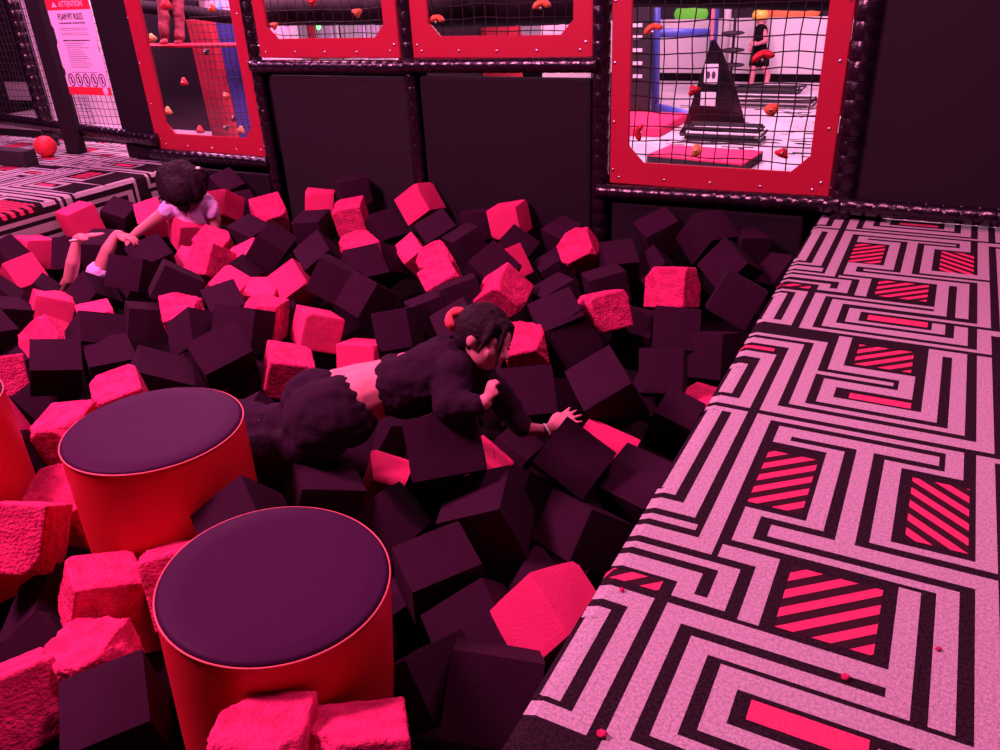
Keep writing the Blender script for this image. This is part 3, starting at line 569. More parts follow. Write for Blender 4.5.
post('padded_post', PX_[2], -.6, 1.62, 'black padded post left of the largest red window', y=PY_, r=.05, tapes=(.5, .1))
post('padded_post', PX_[3], -.2, 1.62, 'black padded post right of the largest red window, thickest of all', y=PY_, r=.062, tapes=(.4,))
def rl(x0, z0, x1, z1, y=WY-.03): return (x0, y, z0), (x1, y, z1)
rail(*rl(PX_[0], wz(262, 66), PX_[1], wz(400, 66.5)), 'black padded rail over the left black mat')
rail(*rl(PX_[1], wz(412, 65.5), PX_[2], wz(592, 64)), 'shiny black padded rail over the right black mat')
rail(*rl(PX_[2], wz(608, 190.5), PX_[3], wz(830, 203)), 'purple glinting padded rail under the largest red window')
rail(*rl(PX_[3], wz(845, 205), PX_[3]+1.3, wz(1000, 217.5)), 'black padded rail at the wall end of the right platform')
rail(*rl(wx(155, 151), wz(160, 153), PX_[0], wz(270, 162)), 'black padded rail under the far left red window')
lf = at_y(0, 119, 4.62); rt_ = at_y(157, 140, WY-.03)
rail(lf, rt_, 'long black padded rail under the rules sign', r=.05)
# corner joint bundle
# black mats under the windows
def mat_pad(label, x0, x1, z0, z1, y=WY-.02, m='pad', th=.05, name='wall_mat'):
    bm = bmesh.new(); box(bm, x0, y, z0, x1, y+th, z1, .018)
    o = link(name, bm, M[m]); tag(o, label, 'mat', 'black mats under the windows'); return o
mat_pad('square black wall mat below the left window of the middle pair', wx(270, 78)+.0, wx(411, 78), -.6, wz(340, 76), m='pad_dim')
mat_pad('square black wall mat below the right window of the middle pair', wx(420, 78), wx(592, 78), -.6, wz(505, 77))
mat_pad('low black wall mat below the largest red window', wx(612, 210), wx(805, 213), -.6, wz(710, 208))
mat_pad('low dark wall mat behind the pale shirt child, below the far left window', LEDGE-.25, PX_[0]-.04, -.6, wz(215, 170))
mat_pad('narrow dark board between the rules sign and the far left red window', wx(101, 60), wx(132, 60)+.06, .0, 1.62, y=WY+.02)
bm = bmesh.new(); box(bm, LEDGE-.2, WY+.05, -.62, PX_[3]+.2, WY+.09, wz(720, 186)); box(bm, PX_[0]-.05, WY+.05, -.62, PX_[1]+.02, WY+.09, wz(330, 71)); box(bm, PX_[1]-.02, WY+.05, -.62, PX_[2]+.05, WY+.09, wz(500, 80)); box(bm, PX_[1]-.07, WY+.05, -.62, PX_[1]+.07, WY+.09, .7); struct(link('wall_leak_backing', bm, M['blk']))  # black backing added to block bright arena leaks around the mats
# far right: dark mat wall with netting in front
bm = bmesh.new(); box(bm, PX_[3]+.05, WY+.0, 0.1, 2.4, WY+.04, 1.7)
tag(link('wall_mat', bm, M['pad_dim']), 'tall dark wall board at the end of the right platform', 'mat', 'black mats under the windows')
def net(name, label, x0, x1, z0, z1, y, pitch, r=.0026, slant=0, warp=.008, group='safety nets'):
    bm = bmesh.new(); nx, nz = max(1, int((x1-x0)/pitch)), max(1, int((z1-z0)/pitch))
    def P(i, j):
        v = Vector((x0+(x1-x0)*i/nx, y, z0+(z1-z0)*j/nz)); n = noise.noise_vector(v*5)*warp; v.x += n.x; v.z += n.z; v.y += n.y*2; return v
    for i in range(nx+1): tube(bm, [P(i, j) for j in range(nz+1)], r, 4, cap=False)
    for j in range(nz+1): tube(bm, [P(i, j) for i in range(nx+1)], r, 4, cap=False)
    return tag(link(name, bm, M['net']), label, 'net', group)
NY = WY+.12
net('safety_net', 'black net behind the largest red window', wx(614, 100), wx(845, 60), wz(720, 192), 1.62, NY, .074, .0034, warp=.016)
net('safety_net', 'black net behind the red window above the right black mat', wx(412, 40), wx(594, 40), wz(500, 60), 1.62, NY, .07, .0028, warp=.012)
net('safety_net', 'black net behind the window above the left black mat', wx(254, 40), wx(399, 40), wz(330, 60), 1.62, NY, .07, .0028, warp=.012)
net('safety_net', 'black net behind the far left red window', wx(185, 60), wx(262, 120), wz(215, 150), 1.62, NY, .05, .0022)
net('safety_net', 'black net holding the foam pit rules sign', at_y(36, 0).x-.15, wx(120, 100), wz(100, 132), 1.62, WY+.05, .055, .0022)
net('safety_net', 'black net at the far left photo edge', -9.6, at_y(36, 0).x-.15, .18, 1.5, WY+.32, .055, .0022)

# climbing holds screwed to the clear panes
def hold(x, y, s, m, label, kind=0, rot=0.0):
    px, pz = wxz(x, y); yy = WY+.024
    p = at_y(x, y, yy); t = thing('climbing_hold', label, 'climbing hold', p, 'climbing holds on the windows'); bm = bmesh.new()
    if kind == 0:      # three cornered jug
        pts = [(0, .75), (.35, .2), (.95, -.35), (.35, -.5), (-.45, -.55), (-.95, -.3), (-.4, .2)]
    elif kind == 1:    # crescent
        pts = [(math.cos(a), math.sin(a)*.8) for a in [i*PI/8 for i in range(9)]]+[(math.cos(a)*.45+.0, math.sin(a)*.3-.05) for a in [PI-i*PI/6 for i in range(7)]]
    else:              # lumpy egg
        pts = [(math.cos(a)*(.8+.15*math.sin(3*a)), math.sin(a)*.7) for a in [i*PI/6 for i in range(12)]]
    c, sn = math.cos(rot), math.sin(rot)
    prism(bm, [(s*(a*c-b*sn), -.004, s*(a*sn+b*c)) for a, b in pts], Vector((0, .03, 0)))
    es = [e for e in bm.edges]; bmesh.ops.bevel(bm, geom=es, offset=min(.008, s*.16), segments=2, affect='EDGES', clamp_overlap=True)
    link('grip', bm, M[m], t, True)
    bm = bmesh.new(); ball(bm, (0, -.006, 0), (.008, .005, .008), seg=8, rg=6); link('bolt', bm, M['screw'], t, True)
for a in [(653, 32, .052, 'orange', 'orange climbing hold at the upper left of the largest window', 1, .3), (763, 60, .058, 'hold_red', 'red crescent climbing hold over the running child', 1, .25),
          (693, 90, .045, 'hold_red', 'red climbing hold left of the black triangle', 0, .6), (641, 133, .046, 'hold_red', 'red crescent climbing hold near the lower left corner of the largest window', 1, 1.4),
          (771, 110, .046, 'orange', 'orange climbing hold right of the black triangle', 2, .2), (696, 151, .044, 'hold_yel', 'yellow climbing hold over the red floor mat', 2, 1.3),
          (782, 153, .046, 'hold_red', 'red climbing hold near the lower right corner of the largest window', 0, -.4),
          (436, 22, .05, 'orange', 'orange climbing hold at the lower left of the window above the right black mat', 1, 0), (541, 8, .055, 'orange', 'orange climbing hold at the right of the window above the right black mat', 1, .1),
          (273, 26, .04, 'orange', 'orange hollow climbing hold at the left of the window above the left black mat', 0, PI), (356, 13, .045, 'orange', 'orange hollow climbing hold at the right of the window above the left black mat', 0, PI),
          (311, 2, .05, 'hold_red', 'red climbing hold at the top of the window above the left black mat', 0, PI),
          (151, 38, .05, 'hold_yel', 'pale yellow climbing hold upper left in the far left window', 0, .3), (183, 82, .05, 'hold_red', 'red climbing hold in the middle of the far left window', 0, 0),
          (167, 111, .05, 'hold_yel', 'pale yellow climbing hold lower left in the far left window', 0, 0), (199, 130, .05, 'hold_red', 'red climbing hold at the bottom of the far left window', 0, 0),
          (225, 96, .045, 'orange', 'orange climbing hold over the red sheet in the far left window', 0, .5), (240, 130, .045, 'hold_yel', 'pale yellow climbing hold lower right in the far left window', 0, -.2),
          (211, 8, .045, 'orange', 'orange climbing hold at the top of the far left window', 0, 0), (165, 4, .07, 'hold_red', 'large red climbing hold at the top left of the far left window', 0, 0),
          (205, 52, .035, 'hold_dark', 'dark climbing hold high on the red sheet', 0, PI), (233, 118, .035, 'hold_dark', 'dark climbing hold low on the red sheet', 0, .8), (225, 128, .03, 'hold_dark', 'dark climbing hold lowest on the red sheet', 0, PI)]:
    hold(*a)

# ------------------------------------------------------------------ the rules sign
SY = WY+.018
def sgn(x, y): p = at_y(x, y, SY); return p
TL, TR, BL, BR = sgn(43.5, 0), sgn(88.5, 0), sgn(71, 93), sgn(112, 97)
sx0, sx1, sz0, sz1 = (TL.x+BL.x)/2, (TR.x+BR.x)/2, (BL.z+BR.z)/2, TL.z+.006
SW, SH = sx1-sx0, sz1-sz0
t = thing('rules_sign', 'pink lit foam pit rules sign with red header, hung on the net at left', 'sign', (sx0, SY, sz0))
def S2(u, v): return (u*SW, 0, v*SH)
bm = bmesh.new()
outl = [(0, 0), (1, .0), (1, .17), (.97, .2), (1, .24), (1, .42), (.955, .455), (.955, .56), (1, .6), (1, .9), (.95, 1), (.05, 1), (0, .95), (0, .74), (.04, .70), (.04, .56), (0, .52), (0, .3), (.03, .27), (.03, .22), (0, .2)]
prism(bm, [S2(u, v) for u, v in outl], Vector((0, .004, 0))); link('board', bm, M['paper'], t)
def strip(name, u0, v0, u1, v1, m, lift=.0015):
    bm = bmesh.new(); box(bm, u0*SW, -lift, v0*SH, u1*SW, 0.0005, v1*SH); return link(name, bm, M[m], t)
strip('header_band', .0, .885, 1, 1.0, 'sign_red'); strip('footer_band', .0, -.0, 1, .085, 'sign_red')
def text(name, body, u, v, size, m, lift=.003, sx=1):
    cu = bpy.data.curves.new(name, 'FONT'); cu.body = body; cu.size = size; cu.align_x = 'CENTER'; cu.align_y = 'CENTER'; cu.extrude = .0004
    o = bpy.data.objects.new(name, cu); C.objects.link(o); o.parent = t; cu.materials.append(M[m])
    o.location = (u*SW, -lift, v*SH); o.rotation_euler = (PI/2, 0, 0); o.scale = (sx, 1, 1)
    dg = bpy.context.evaluated_depsgraph_get(); dg.update(); me = bpy.data.meshes.new_from_object(o.evaluated_get(dg)); loc, rt, sc_ = o.location.copy(), o.rotation_euler.copy(), o.scale.copy()
    bpy.data.objects.remove(o); n = bpy.data.objects.new(name, me); C.objects.link(n); n.parent = t; n.location, n.rotation_euler, n.scale = loc, rt, sc_
    me.materials.clear(); me.materials.append(M[m]); return n
text('header_text', 'ATTENTION', .58, .94, .058, 'paper', sx=.85)
bm = bmesh.new(); prism(bm, [(.13*SW, -.0035, .915*SH), (.25*SW, -.0035, .915*SH), (.19*SW, -.0035, .965*SH)], Vector((0, .003, 0))); link('warning_triangle', bm, M['paper'], t)
text('title_text', 'FOAM PIT RULES', .5, .815, .064, 'ink', sx=.62)
rr = random.Random(3)
def lines(v, w, th, u0=None):
    u0 = .5-w/2 if u0 is None else u0; u = u0
    while u < u0+w:
        l = rr.uniform(.02, .07); strip('text_line', u, v-th/2, min(u+l, u0+w), v+th/2, 'ink'); u += l+.014
lines(.752, .6, .014)
for v in (.70, .682, .65, .632): lines(v, .62, .0045)
lines(.575, .62, .014)
for k in range(12): lines(.545-.0225*k, rr.uniform(.3, .55), .0045, .22)
lines(.243, .6, .005)
for k in range(5):
    u = .14+.18*k; bm = bmesh.new(); n = 24; R_ = .068*SW
    tube(bm, [(u*SW+R_*math.cos(2*PI*i/n), -.002, .16*SH+R_*1.35*math.sin(2*PI*i/n)) for i in range(n+1)], .0035, 5, cap=False)
    tube(bm, [(u*SW-R_*.65, -.002, .16*SH+R_*.9), (u*SW+R_*.65, -.002, .16*SH-R_*.9)], .003, 5)
    ball(bm, (u*SW, -.002, .16*SH+R_*.55), (R_*.22, .002, R_*.22), seg=8, rg=6); ball(bm, (u*SW, -.002, .16*SH-R_*.2), (R_*.25, .002, R_*.6), seg=8, rg=6)
    link('prohibition_symbol', bm, M['ink'], t)
bm = bmesh.new(); ball(bm, (.88*SW, -.002, .05*SH), (.06*SW, .002, .045*SH), seg=14, rg=8); link('corner_badge', bm, M['paper'], t)

# left end: two dark uprights, a ball and a vaulting block on the left platform
def slatpost(x0, y0, x1, y1, r, label, Y=WY+.0, m='pad_dim', glint=False):
    a, b = at_y(x0, y0, Y), at_y(x1, y1, Y); x = (a.x+b.x)/2
    post('padded_post', x, -.0, 1.62, label, y=Y, r=r) if glint else None
    if not glint:
        bm = bmesh.new(); box(bm, x-r, Y-.03, .0, x+r, Y+.05, 1.62, .012); tag(link('upright_board', bm, M[m]), label, 'board')
slatpost(34, 0, 64, 110, .085, 'flat dark upright board immediately left of the rules sign', Y=WY+.03)
slatpost(14, 10, 42, 110, .06, 'glinting black padded post left of the rules sign', Y=WY+.2, glint=True)
bp = at_z(47, 157.5, 0); bm = bmesh.new(); RB = .086; ball(bm, (0, 0, RB), RB, seg=32, rg=20)
o = link('play_ball', bm, bumpy(mat('red_rubber', (.72, .03, .05), .55, .3), 120, .1), None, True); o.location = at_z(48.5, 157, 0)
tag(o, 'red ball lying on the left striped platform', 'ball')
cb = at_z(26, 168, 0); bm = bmesh.new(); box(bm, cb.x-1.4, cb.y, .0, cb.x, cb.y+.12, .125, .012)
tag(link('foam_block', bm, M['soft_black']), 'low matte black block on the left platform at the photo edge', 'block')
# ------------------------------------------------------------------ beyond the wall: the arena
FZ = -.5                                    # its floor
bm = bmesh.new(); box(bm, -14, WY+.6, FZ-.1, 6, 22, FZ); struct(link('floor_arena', bm, M['floor_pale']))
bm = bmesh.new(); box(bm, LEDGE-4.5, WY+.9, FZ-.1, -4.5, WY+3.2, .0); struct(link('floor_far', bm, M['floor_pale']))
yb = at_z(760, 82, FZ).y
bm = bmesh.new(); box(bm, -7.5, yb, FZ, 6, yb+.1, FZ+.12); struct(link('baseboard_arena', bm, M['blk']))
bm = bmesh.new(); box(bm, -7.5, yb+.01, FZ+.12, 6, yb+.1, at_y(760, 18, yb).z); struct(link('wall_arena', bm, M['wallgrey']))
bm = bmesh.new(); box(bm, -14, yb+.6, FZ, 6, yb+.7, 4.5); struct(link('wall_back', bm, M['soft_black']))
# dark padded log behind the upper windows
def log(label, x0, y0, x1, y1, Y, r):
    a, b = at_y(x0, y0, Y), at_y(x1, y1, Y); bm = bmesh.new(); lumpy(bm, a, b, r, .3, 18, .03)
    tag(link('padded_beam', bm, M['pad'], None, True), label, 'beam', 'padded beams behind the windows')
log('thick dark padded beam behind the window above the left black mat', 240, 12, 410, 9, WY+.7, .10)
log('thick dark padded beam behind the window above the right black mat', 400, 11, 610, 2, WY+.7, .12)
log('dark padded beam across the top of the largest window', 590, -14, 880, -10, WY+.7, .11)
log('dark padded beam across the far left window', 120, 4, 270, 22, WY+.8, .05)
# black triangular banner standing on the arena floor, red floor mat, blue frame, running child
def q2(x, y, Y): return at_y(x, y, Y)
a, b, c_, d = at_z(652, 166, FZ), at_z(763, 167, FZ), at_z(760, 152, FZ), at_z(672, 146, FZ)
t = thing('floor_mat', 'thick red mat with a dark side on the arena floor behind the largest window', 'mat', a)
hz = .17
z1 = at_y(647, 156, a.y).z; T4 = [at_z(x, y, z1-.012) for x, y in ((647, 156), (743, 165.5), (763, 152.5), (671, 146))]
bm = bmesh.new(); prism(bm, [(p.x, p.y, FZ) for p in T4], Vector((0, 0, z1-FZ-.012))); link('side_cover', off(bm, t.location), M['soft_black'], t)
bm = bmesh.new(); prism(bm, T4, Vector((0, 0, .014))); link('top_cover', off(bm, t.location), M['carpet_r'], t)
TY = at_z(720, 128, FZ).y
t = thing('tent_banner', 'black triangular tent banner with two pale notices, standing in the arena', 'banner', at_z(705, 130, FZ))
bm = bmesh.new()
L = [(712, 39), (706, 58), (699, 80), (690, 108), (683, 127), (675, 139), (684, 133), (696, 128), (710, 125), (725, 124), (735, 125), (743, 127), (740, 112), (734, 90), (727, 70), (720, 52)]
pts = [at_y(x, y, TY-(.25 if y > 100 else .0)-.002*(y-40)) for x, y in L]
prism(bm, pts, Vector((.02, .03, 0))); link('cloth', off(bm, t.location), M['blk'], t)
for (x0, y0, x1, y1) in ((705, 64, 717, 84), (701, 92, 715, 107)):
    Y1 = TY-.36; p, q = at_y(x0, y0, Y1), at_y(x1, y1, Y1); bm = bmesh.new(); box(bm, p.x, Y1, q.z, q.x, Y1+.006, p.z)
    link('notice', off(bm, t.location), M['wallgrey'], t)
    if y0 < 80:
        for k in (.3, .7):
            bm = bmesh.new(); ball(bm, (p.x+(q.x-p.x)*k, Y1-.002, p.z+(q.z-p.z)*.55), (.022, .003, .04), seg=8, rg=6); link('printed_figure', off(bm, t.location), M['ink'], t)
p0, p1 = at_y(712, 8, TY), at_y(712, 40, TY); bm = bmesh.new(); tube(bm, [p0+Vector((0, 0, .6)), p1], .02, 10); link('arm_stand_in', off(bm, t.location), M['skin'], t)  # skin-toned bar standing in for an arm hanging above the banner
def metal(name, label, cat, segs, m, r=.045, group=None):
    t = thing(name, label, cat, segs[0][0], group)
    for s in segs:
        bm = bmesh.new(); tube(bm, s, r, 10); link('bar', off(bm, t.location), M[m], t, True)
    return t
by = at_z(655, 112, FZ).y
f0, f1, f2 = at_y(655, 112, by), at_y(655, 6, by), at_y(655, 33, by)
g1 = at_y(708, 33, by+.6)
metal('goal_frame', 'blue padded post and crossbar in the arena, left of the black banner', 'frame', [[f0, f1+Vector((0, 0, .4))], [f2, g1], [at_z(655, 112, FZ)+Vector((0, 0, .06)), at_z(690, 121, FZ)+Vector((0, 0, .06))]], 'blue', .055)
bm = bmesh.new(); a = at_z(636, 128, FZ); box(bm, a.x-1.2, a.y-.5, FZ, a.x+.45, a.y+.55, FZ+.1, .02)
tag(link('floor_mat', bm, M['carpet_r']), 'flat red mat on the arena floor at the left edge of the largest window', 'mat')
# slotted black tower at the left of the big window
tw = thing('slotted_tower', 'black tower with white slots at the left edge of the largest window', 'tower', at_y(640, 95, by-.8))
p, q = at_y(631, 8, by-.5), at_y(646, 95, by-.5); bm = bmesh.new(); box(bm, p.x-.2, by-.5, FZ, q.x, by-.3, p.z+.5, .01); link('body', off(bm, tw.location), M['soft_black'], tw)
for yy in (25, 37, 50, 63, 76):
    p, q = at_y(633, yy-1.5, by-.51), at_y(642, yy+2, by-.51); bm = bmesh.new(); box(bm, p.x, by-.515, q.z, q.x, by-.49, p.z); link('slot', off(bm, tw.location), M['white'], tw)
# ninja poles and hanging cups behind the banner
py_ = yb-.8
bm = bmesh.new()
for k, (x, m) in enumerate(((712, 'blue'), (724, 'wallgrey'))):
    o_ = at_y(x, 60, py_-.2*k); bm = bmesh.new(); tube(bm, [(o_.x, o_.y, FZ), (o_.x, o_.y, FZ+2.6)], .06, 12)
    tag(link('arena_pole', bm, M[m], None, True), 'blue pole directly behind the banner tip' if k == 0 else 'pale pole just right of the banner tip', 'pole')
t = thing('step_pole', 'pole with round dark steps right of the banner tip', 'pole', at_y(732, 80, py_-.6))
for y in (33, 50, 65):
    o_ = at_y(733, y, py_-.6); bm = bmesh.new(); ball(bm, o_, (.16, .16, .03), seg=20, rg=8); link('step', off(bm, t.location), M['soft_black'], t, True)
o_ = at_y(733, 30, py_-.6); bm = bmesh.new(); tube(bm, [(o_.x+.02, o_.y, FZ), (o_.x+.02, o_.y, FZ+2)], .02, 8); link('shaft', off(bm, t.location), M['soft_black'], t)
# low stacked frames on the floor
def pile(label, x, y, w, d, h, n=9, seed=1):
    t = thing('frame_stack', label, 'stack', at_z(x, y, FZ)); r_ = random.Random(seed); o_ = at_z(x, y, FZ)
    for k in range(n):
        z = FZ+.02+h*k/n; cx, cy = o_.x+r_.uniform(-.05, .05), o_.y+r_.uniform(-.05, .05); bm = bmesh.new()
        P = [(cx-w/2, cy-d/2, z), (cx+w/2, cy-d/2, z), (cx+w/2, cy+d/2, z), (cx-w/2, cy+d/2, z), (cx-w/2, cy-d/2, z)]
        tube(bm, P, .013, 6); link('hoop', off(bm, t.location), M['net'] if k % 3 else M['wallgrey'], t)
pile('stack of thin dark frames on the floor behind the red mat', 724, 141, .75, .3, .14)
pile('low stack of dark frames on the floor right of the banner', 772, 106, 1.0, .4, .10, 7, 2)
pile('low stack of dark frames at the running child\'s feet', 766, 94, .9, .4, .08, 6, 3)
# scattered dark floor marks
r_ = random.Random(4); bm = bmesh.new()
for _ in range(26):
    x, y = r_.uniform(640, 825), r_.uniform(100, 168); o_ = at_z(x, y, FZ)
    for _ in range(4): 
        a, b = o_.x+r_.uniform(-.14, .14), o_.y+r_.uniform(-.1, .1); box(bm, a, b, FZ, a+r_.uniform(.04, .22), b+r_.uniform(.015, .04), FZ+.003)
struct(link('trim_3', bm, M['blk']))
o = None
# green and orange far shapes above the arena wall
for x, y, w, h, m, lab in ((691, 14, .28, .16, 'green', 'lime green sign far behind the arena wall'), (793, 13, .4, .2, 'orange', 'orange dome far behind the arena wall')):
    p = at_y(x, y, yb+.3); bm = bmesh.new(); ball(bm, p, (w, .06, h), seg=20, rg=10)
    if m not in M: M[m] = glow('lime_lamp', (.10, .42, .03), .9)
    tag(link('far_lamp' if m == 'green' else 'far_dome', bm, M[m], None, True), lab, 'lamp' if m == 'green' else 'dome')

# seen through the other windows: lit slatted rack, dark boards, red sheet, blue strip
RKY = WY+3.0
def rack(label, x0, x1, y0, y1, Y, seed):
    p, q = at_y(x0, y0, Y), at_y(x1, y1, Y); t = thing('slat_rack', label, 'rack', (p.x, Y, q.z), 'bright slat racks'); r_ = random.Random(seed); x = p.x
    while x < q.x:
        w = r_.uniform(.03, .10); h = p.z-r_.uniform(0, .12); bm = bmesh.new(); box(bm, x, Y, q.z-.4, x+w, Y+.04, h, .004)
        link('slat', off(bm, t.location), M[r_.choice(('white', 'white', 'white', 'wallgrey', 'red_cloth', 'paper'))], t); x += w+r_.uniform(.005, .05)
    bm = bmesh.new(); box(bm, p.x, Y-.01, q.z-.1, q.x, Y+.05, q.z-.06); link('cross_rail', off(bm, t.location), M['white'], t)
rack('rack of pale upright slats behind the window above the left black mat', 262, 390, -12, 39, RKY, 5)
def board(name, x0, y0, x1, y1, Y, m, label, cat, dz=0, th=.03):
    p, q = at_y(x0, y0, Y), at_y(x1, y1, Y); bm = bmesh.new(); box(bm, min(p.x, q.x), Y, q.z-dz, max(p.x, q.x), Y+th, p.z, .004)
    return tag(link(name, bm, M[m]), label, cat)
board('climbing_sheet', 480, 17, 520, 40, WY+1.5, 'red_cloth', 'reddish sheet behind the window above the right black mat', 'sheet', .3)
board('pale_board', 541, 12, 590, 40, WY+1.9, 'white', 'pale board behind the right corner of the window above the right black mat', 'board', .3)
board('dark_board', 400, 10, 479, 40, WY+1.4, 'soft_black', 'dark board behind the left half of the window above the right black mat', 'board', .3)
for x, y, c_, lab in ((285, 19, (.02, .02, 1.0), 'small blue lamp behind the window above the left black mat'), (318, 24, (.1, 1, .15), 'small green lamp behind the window above the left black mat'), (282, 2, (1, .9, .8), 'small white lamp at the top of the window above the left black mat'), (366, 1, (1, .4, .6), 'small pink lamp at the top right of the window above the left black mat'), (219, 4, (.08, .1, 1.0), 'blue glowing tube at the top of the far left window')):
    o_ = at_y(x, y, WY+1.2); bm = bmesh.new(); ball(bm, o_, (.022, .022, .045), seg=12, rg=8)
    tag(link('indicator_lamp', bm, glow('lamp_glow', c_, 6), None, True), lab, 'lamp')
# far left window
fy = WY+.9
board('dark_board', 100, -20, 225, 150, fy+.25, 'pad_dim', 'dark boards behind the left half of the far left window', 'board', .5)
a = [at_y(188, 26, fy), at_y(216, 26, fy), at_y(243, 140, fy), at_y(220, 150, fy)]
bm = bmesh.new(); prism(bm, [at_y(186, 20, fy), at_y(214, 20, fy), at_y(245, 165, fy), at_y(219, 165, fy)], Vector((0, .03, 0))); tag(link('climbing_sheet', bm, M['red_cloth']), 'slanting red sheet behind the far left window', 'sheet')
bm = bmesh.new(); prism(bm, [at_y(215, 20, fy), at_y(233, 20, fy), at_y(262, 165, fy), at_y(246, 165, fy)], Vector((0, .03, 0))); tag(link('blue_strip', bm, M['blue']), 'slanting blue strip right of the red sheet in the far left window', 'strip')
a, b = at_y(128, 45, WY+.35), at_y(262, 45, WY+.35); bm = bmesh.new(); box(bm, a.x, WY+.30, a.z-.02, b.x, WY+.5, a.z, .006)
tag(link('ledge', bm, M['panel_red']), 'narrow red ledge across the far left window, under a child\'s feet', 'ledge')
# wall behind the rules sign and gloom beyond the far left net
sp = at_y(36, 0, WY+1.2).x
bm = bmesh.new(); box(bm, sp-.25, WY+1.2, -.05, -4.9, WY+1.25, 2.6, .0); struct(link('wall_left', bm, M['wallgrey']))
bm = bmesh.new(); box(bm, -13, WY+2.2, -.3, sp-.2, WY+2.3, 3.0); struct(link('wall_far_left', bm, M['soft_black']))
board('grey_sheet', 4, 82, 40, 101, WY+1.9, 'wallgrey', 'faint grey sheet beyond the net at the far left', 'sheet')

# ------------------------------------------------------------------ people
def hand(bm, w, d, up, L=.15, curl=.35, spread=.16, thumb=1):
    """palm + five unequal fingers; w wrist, d pointing direction, up = back of the hand"""
    d = d.normalized(); s = d.cross(up).normalized(); up = s.cross(d).normalized(); LL = L*KS; pw = LL*.23
    limb(bm, [(w, L*.17), (w+d*LL*.14, L*.19)])
    for k in (-1, -.33, .33, 1): limb(bm, [(w+d*LL*.12+s*pw*.45*k, L*.11), (w+d*LL*.50+s*pw*.85*k, L*.095)])
    for k, ln in ((-1, .36), (-.33, .46), (.33, .5), (1, .42)):
        b = w+d*LL*.52+s*pw*.85*k; v = (d+s*spread*k).normalized(); a = curl
        p1 = b+v*LL*ln*.45-up*LL*.03; v2 = (v*math.cos(a)-up*math.sin(a)).normalized(); p2 = p1+v2*LL*ln*.33
        v3 = (v*math.cos(2*a)-up*math.sin(2*a)).normalized(); p3 = p2+v3*LL*ln*.26
        limb(bm, [(b, L*.075), (p1, L*.066), (p2, L*.058), (p3, L*.048)])
    b = w+d*LL*.18+s*pw*.8*thumb; v = (d*.75+s*thumb*.75-up*.25).normalized()
    limb(bm, [(b, L*.095), (b+v*LL*.22, L*.078), (b+v*LL*.22+(d*.9+s*thumb*.2-up*.2).normalized()*LL*.2, L*.06)])
def head_shape(bm, c, fwd, up, R):
    """skull, jaw, nose, lips, brow, ears"""
    RK = R; R = R*KS
    fwd = fwd.normalized(); s = fwd.cross(up).normalized(); up = s.cross(fwd).normalized()
    rot = Matrix((s, fwd, up)).transposed()
    P = lambda a, b, c2: c+s*a*R+fwd*b*R+up*c2*R
    ball(bm, P(0, -.08, .12), (.80*R, .98*R, .92*R), seg=24, rg=16, rot=rot)
    ball(bm, P(0, .22, -.42), (.62*R, .66*R, .62*R), seg=20, rg=14, rot=rot)
    ball(bm, P(0, .50, -.80), (.24*R, .22*R, .2*R), rot=rot)
    for k in (-1, 1):
        ball(bm, P(.38*k, .62, -.3), (.24*R, .2*R, .22*R), rot=rot)
        ball(bm, P(.82*k, -.05, -.12), (.09*R, .2*R, .27*R), rot=rot)
        ball(bm, P(.32*k, .80, .10), (.2*R, .1*R, .07*R), rot=rot)
    limb(bm, [(P(0, .88, .02), .07*RK), (P(0, 1.06, -.28), .12*RK)]); ball(bm, P(0, .97, -.32), (.17*R, .1*R, .09*R), rot=rot)
    ball(bm, P(0, .86, -.54), (.22*R, .1*R, .055*R), rot=rot); ball(bm, P(0, .84, -.63), (.19*R, .1*R, .055*R), rot=rot)
    return P, rot
def eyes(parent, P, rot, R, loc):
    for k in (-1, 1):
        bm = bmesh.new(); ball(bm, P(.32*k, .83, -.04), (.13*R, .06*R, .055*R), rot=rot, seg=12, rg=8); o = link('eye', off(bm, loc), M['hair'], parent, True)
def D(x, y, d): return at_d(x, y, d)
# --- the girl diving across the cubes
gl_ = D(400, 400, 2.45)
girl = None
hc = D(485, 338, 2.36); hf = (RT*.80+DN*.42-FW*.42); hu = (-DN*.85+RT*.35-FW*.2)
def girl_body(bm):
    limb(bm, [(D(335, 412, 2.44), .098), (D(366, 396, 2.43), .084), (D(380, 391, 2.43), .082), (D(405, 384, 2.43), .085), (D(445, 371, 2.44), .098), (D(466, 362, 2.44), .07), (D(476, 350, 2.41), .042), (hc, .05)])
    limb(bm, [(D(340, 395, 2.50), .085), (D(360, 388, 2.49), .078), (D(380, 383, 2.48), .072), (D(408, 376, 2.47), .075)])
    head_shape(bm, hc, hf, hu, .084)
    limb(bm, [(D(455, 372, 2.36), .05), (D(452, 406, 2.31), .04), (D(478, 404, 2.27), .027), (D(486, 402, 2.26), .020)]); hand(bm, D(487, 400, 2.26), RT*.25-DN*.85-FW*.2, -RT*.7-FW*.7, .074, 1.0, .05, 1)
    limb(bm, [(D(470, 366, 2.50), .05), (D(506, 404, 2.74), .038), (D(528, 430, 2.74), .026), (D(546, 430, 2.70), .019)]); hand(bm, D(549, 429, 2.70), RT*.86-DN*.52+FW*.05, -DN*.7-FW*.7, .115, .12, .3, -1)
    limb(bm, [(D(325, 425, 2.44), .09), (D(290, 452, 2.47), .06), (D(255, 452, 2.56), .045), (D(232, 446, 2.62), .035)])
    limb(bm, [(D(318, 408, 2.52), .08), (D(282, 425, 2.6), .06), (D(252, 420, 2.68), .045), (D(225, 412, 2.75), .035)])
def person(label, fill, loc, voxel=.006, smooth=5, m='skin'):
    o = blob('person', fill, M[m], None, voxel, smooth, loc); o.location = loc; return tag(o, label, 'person')
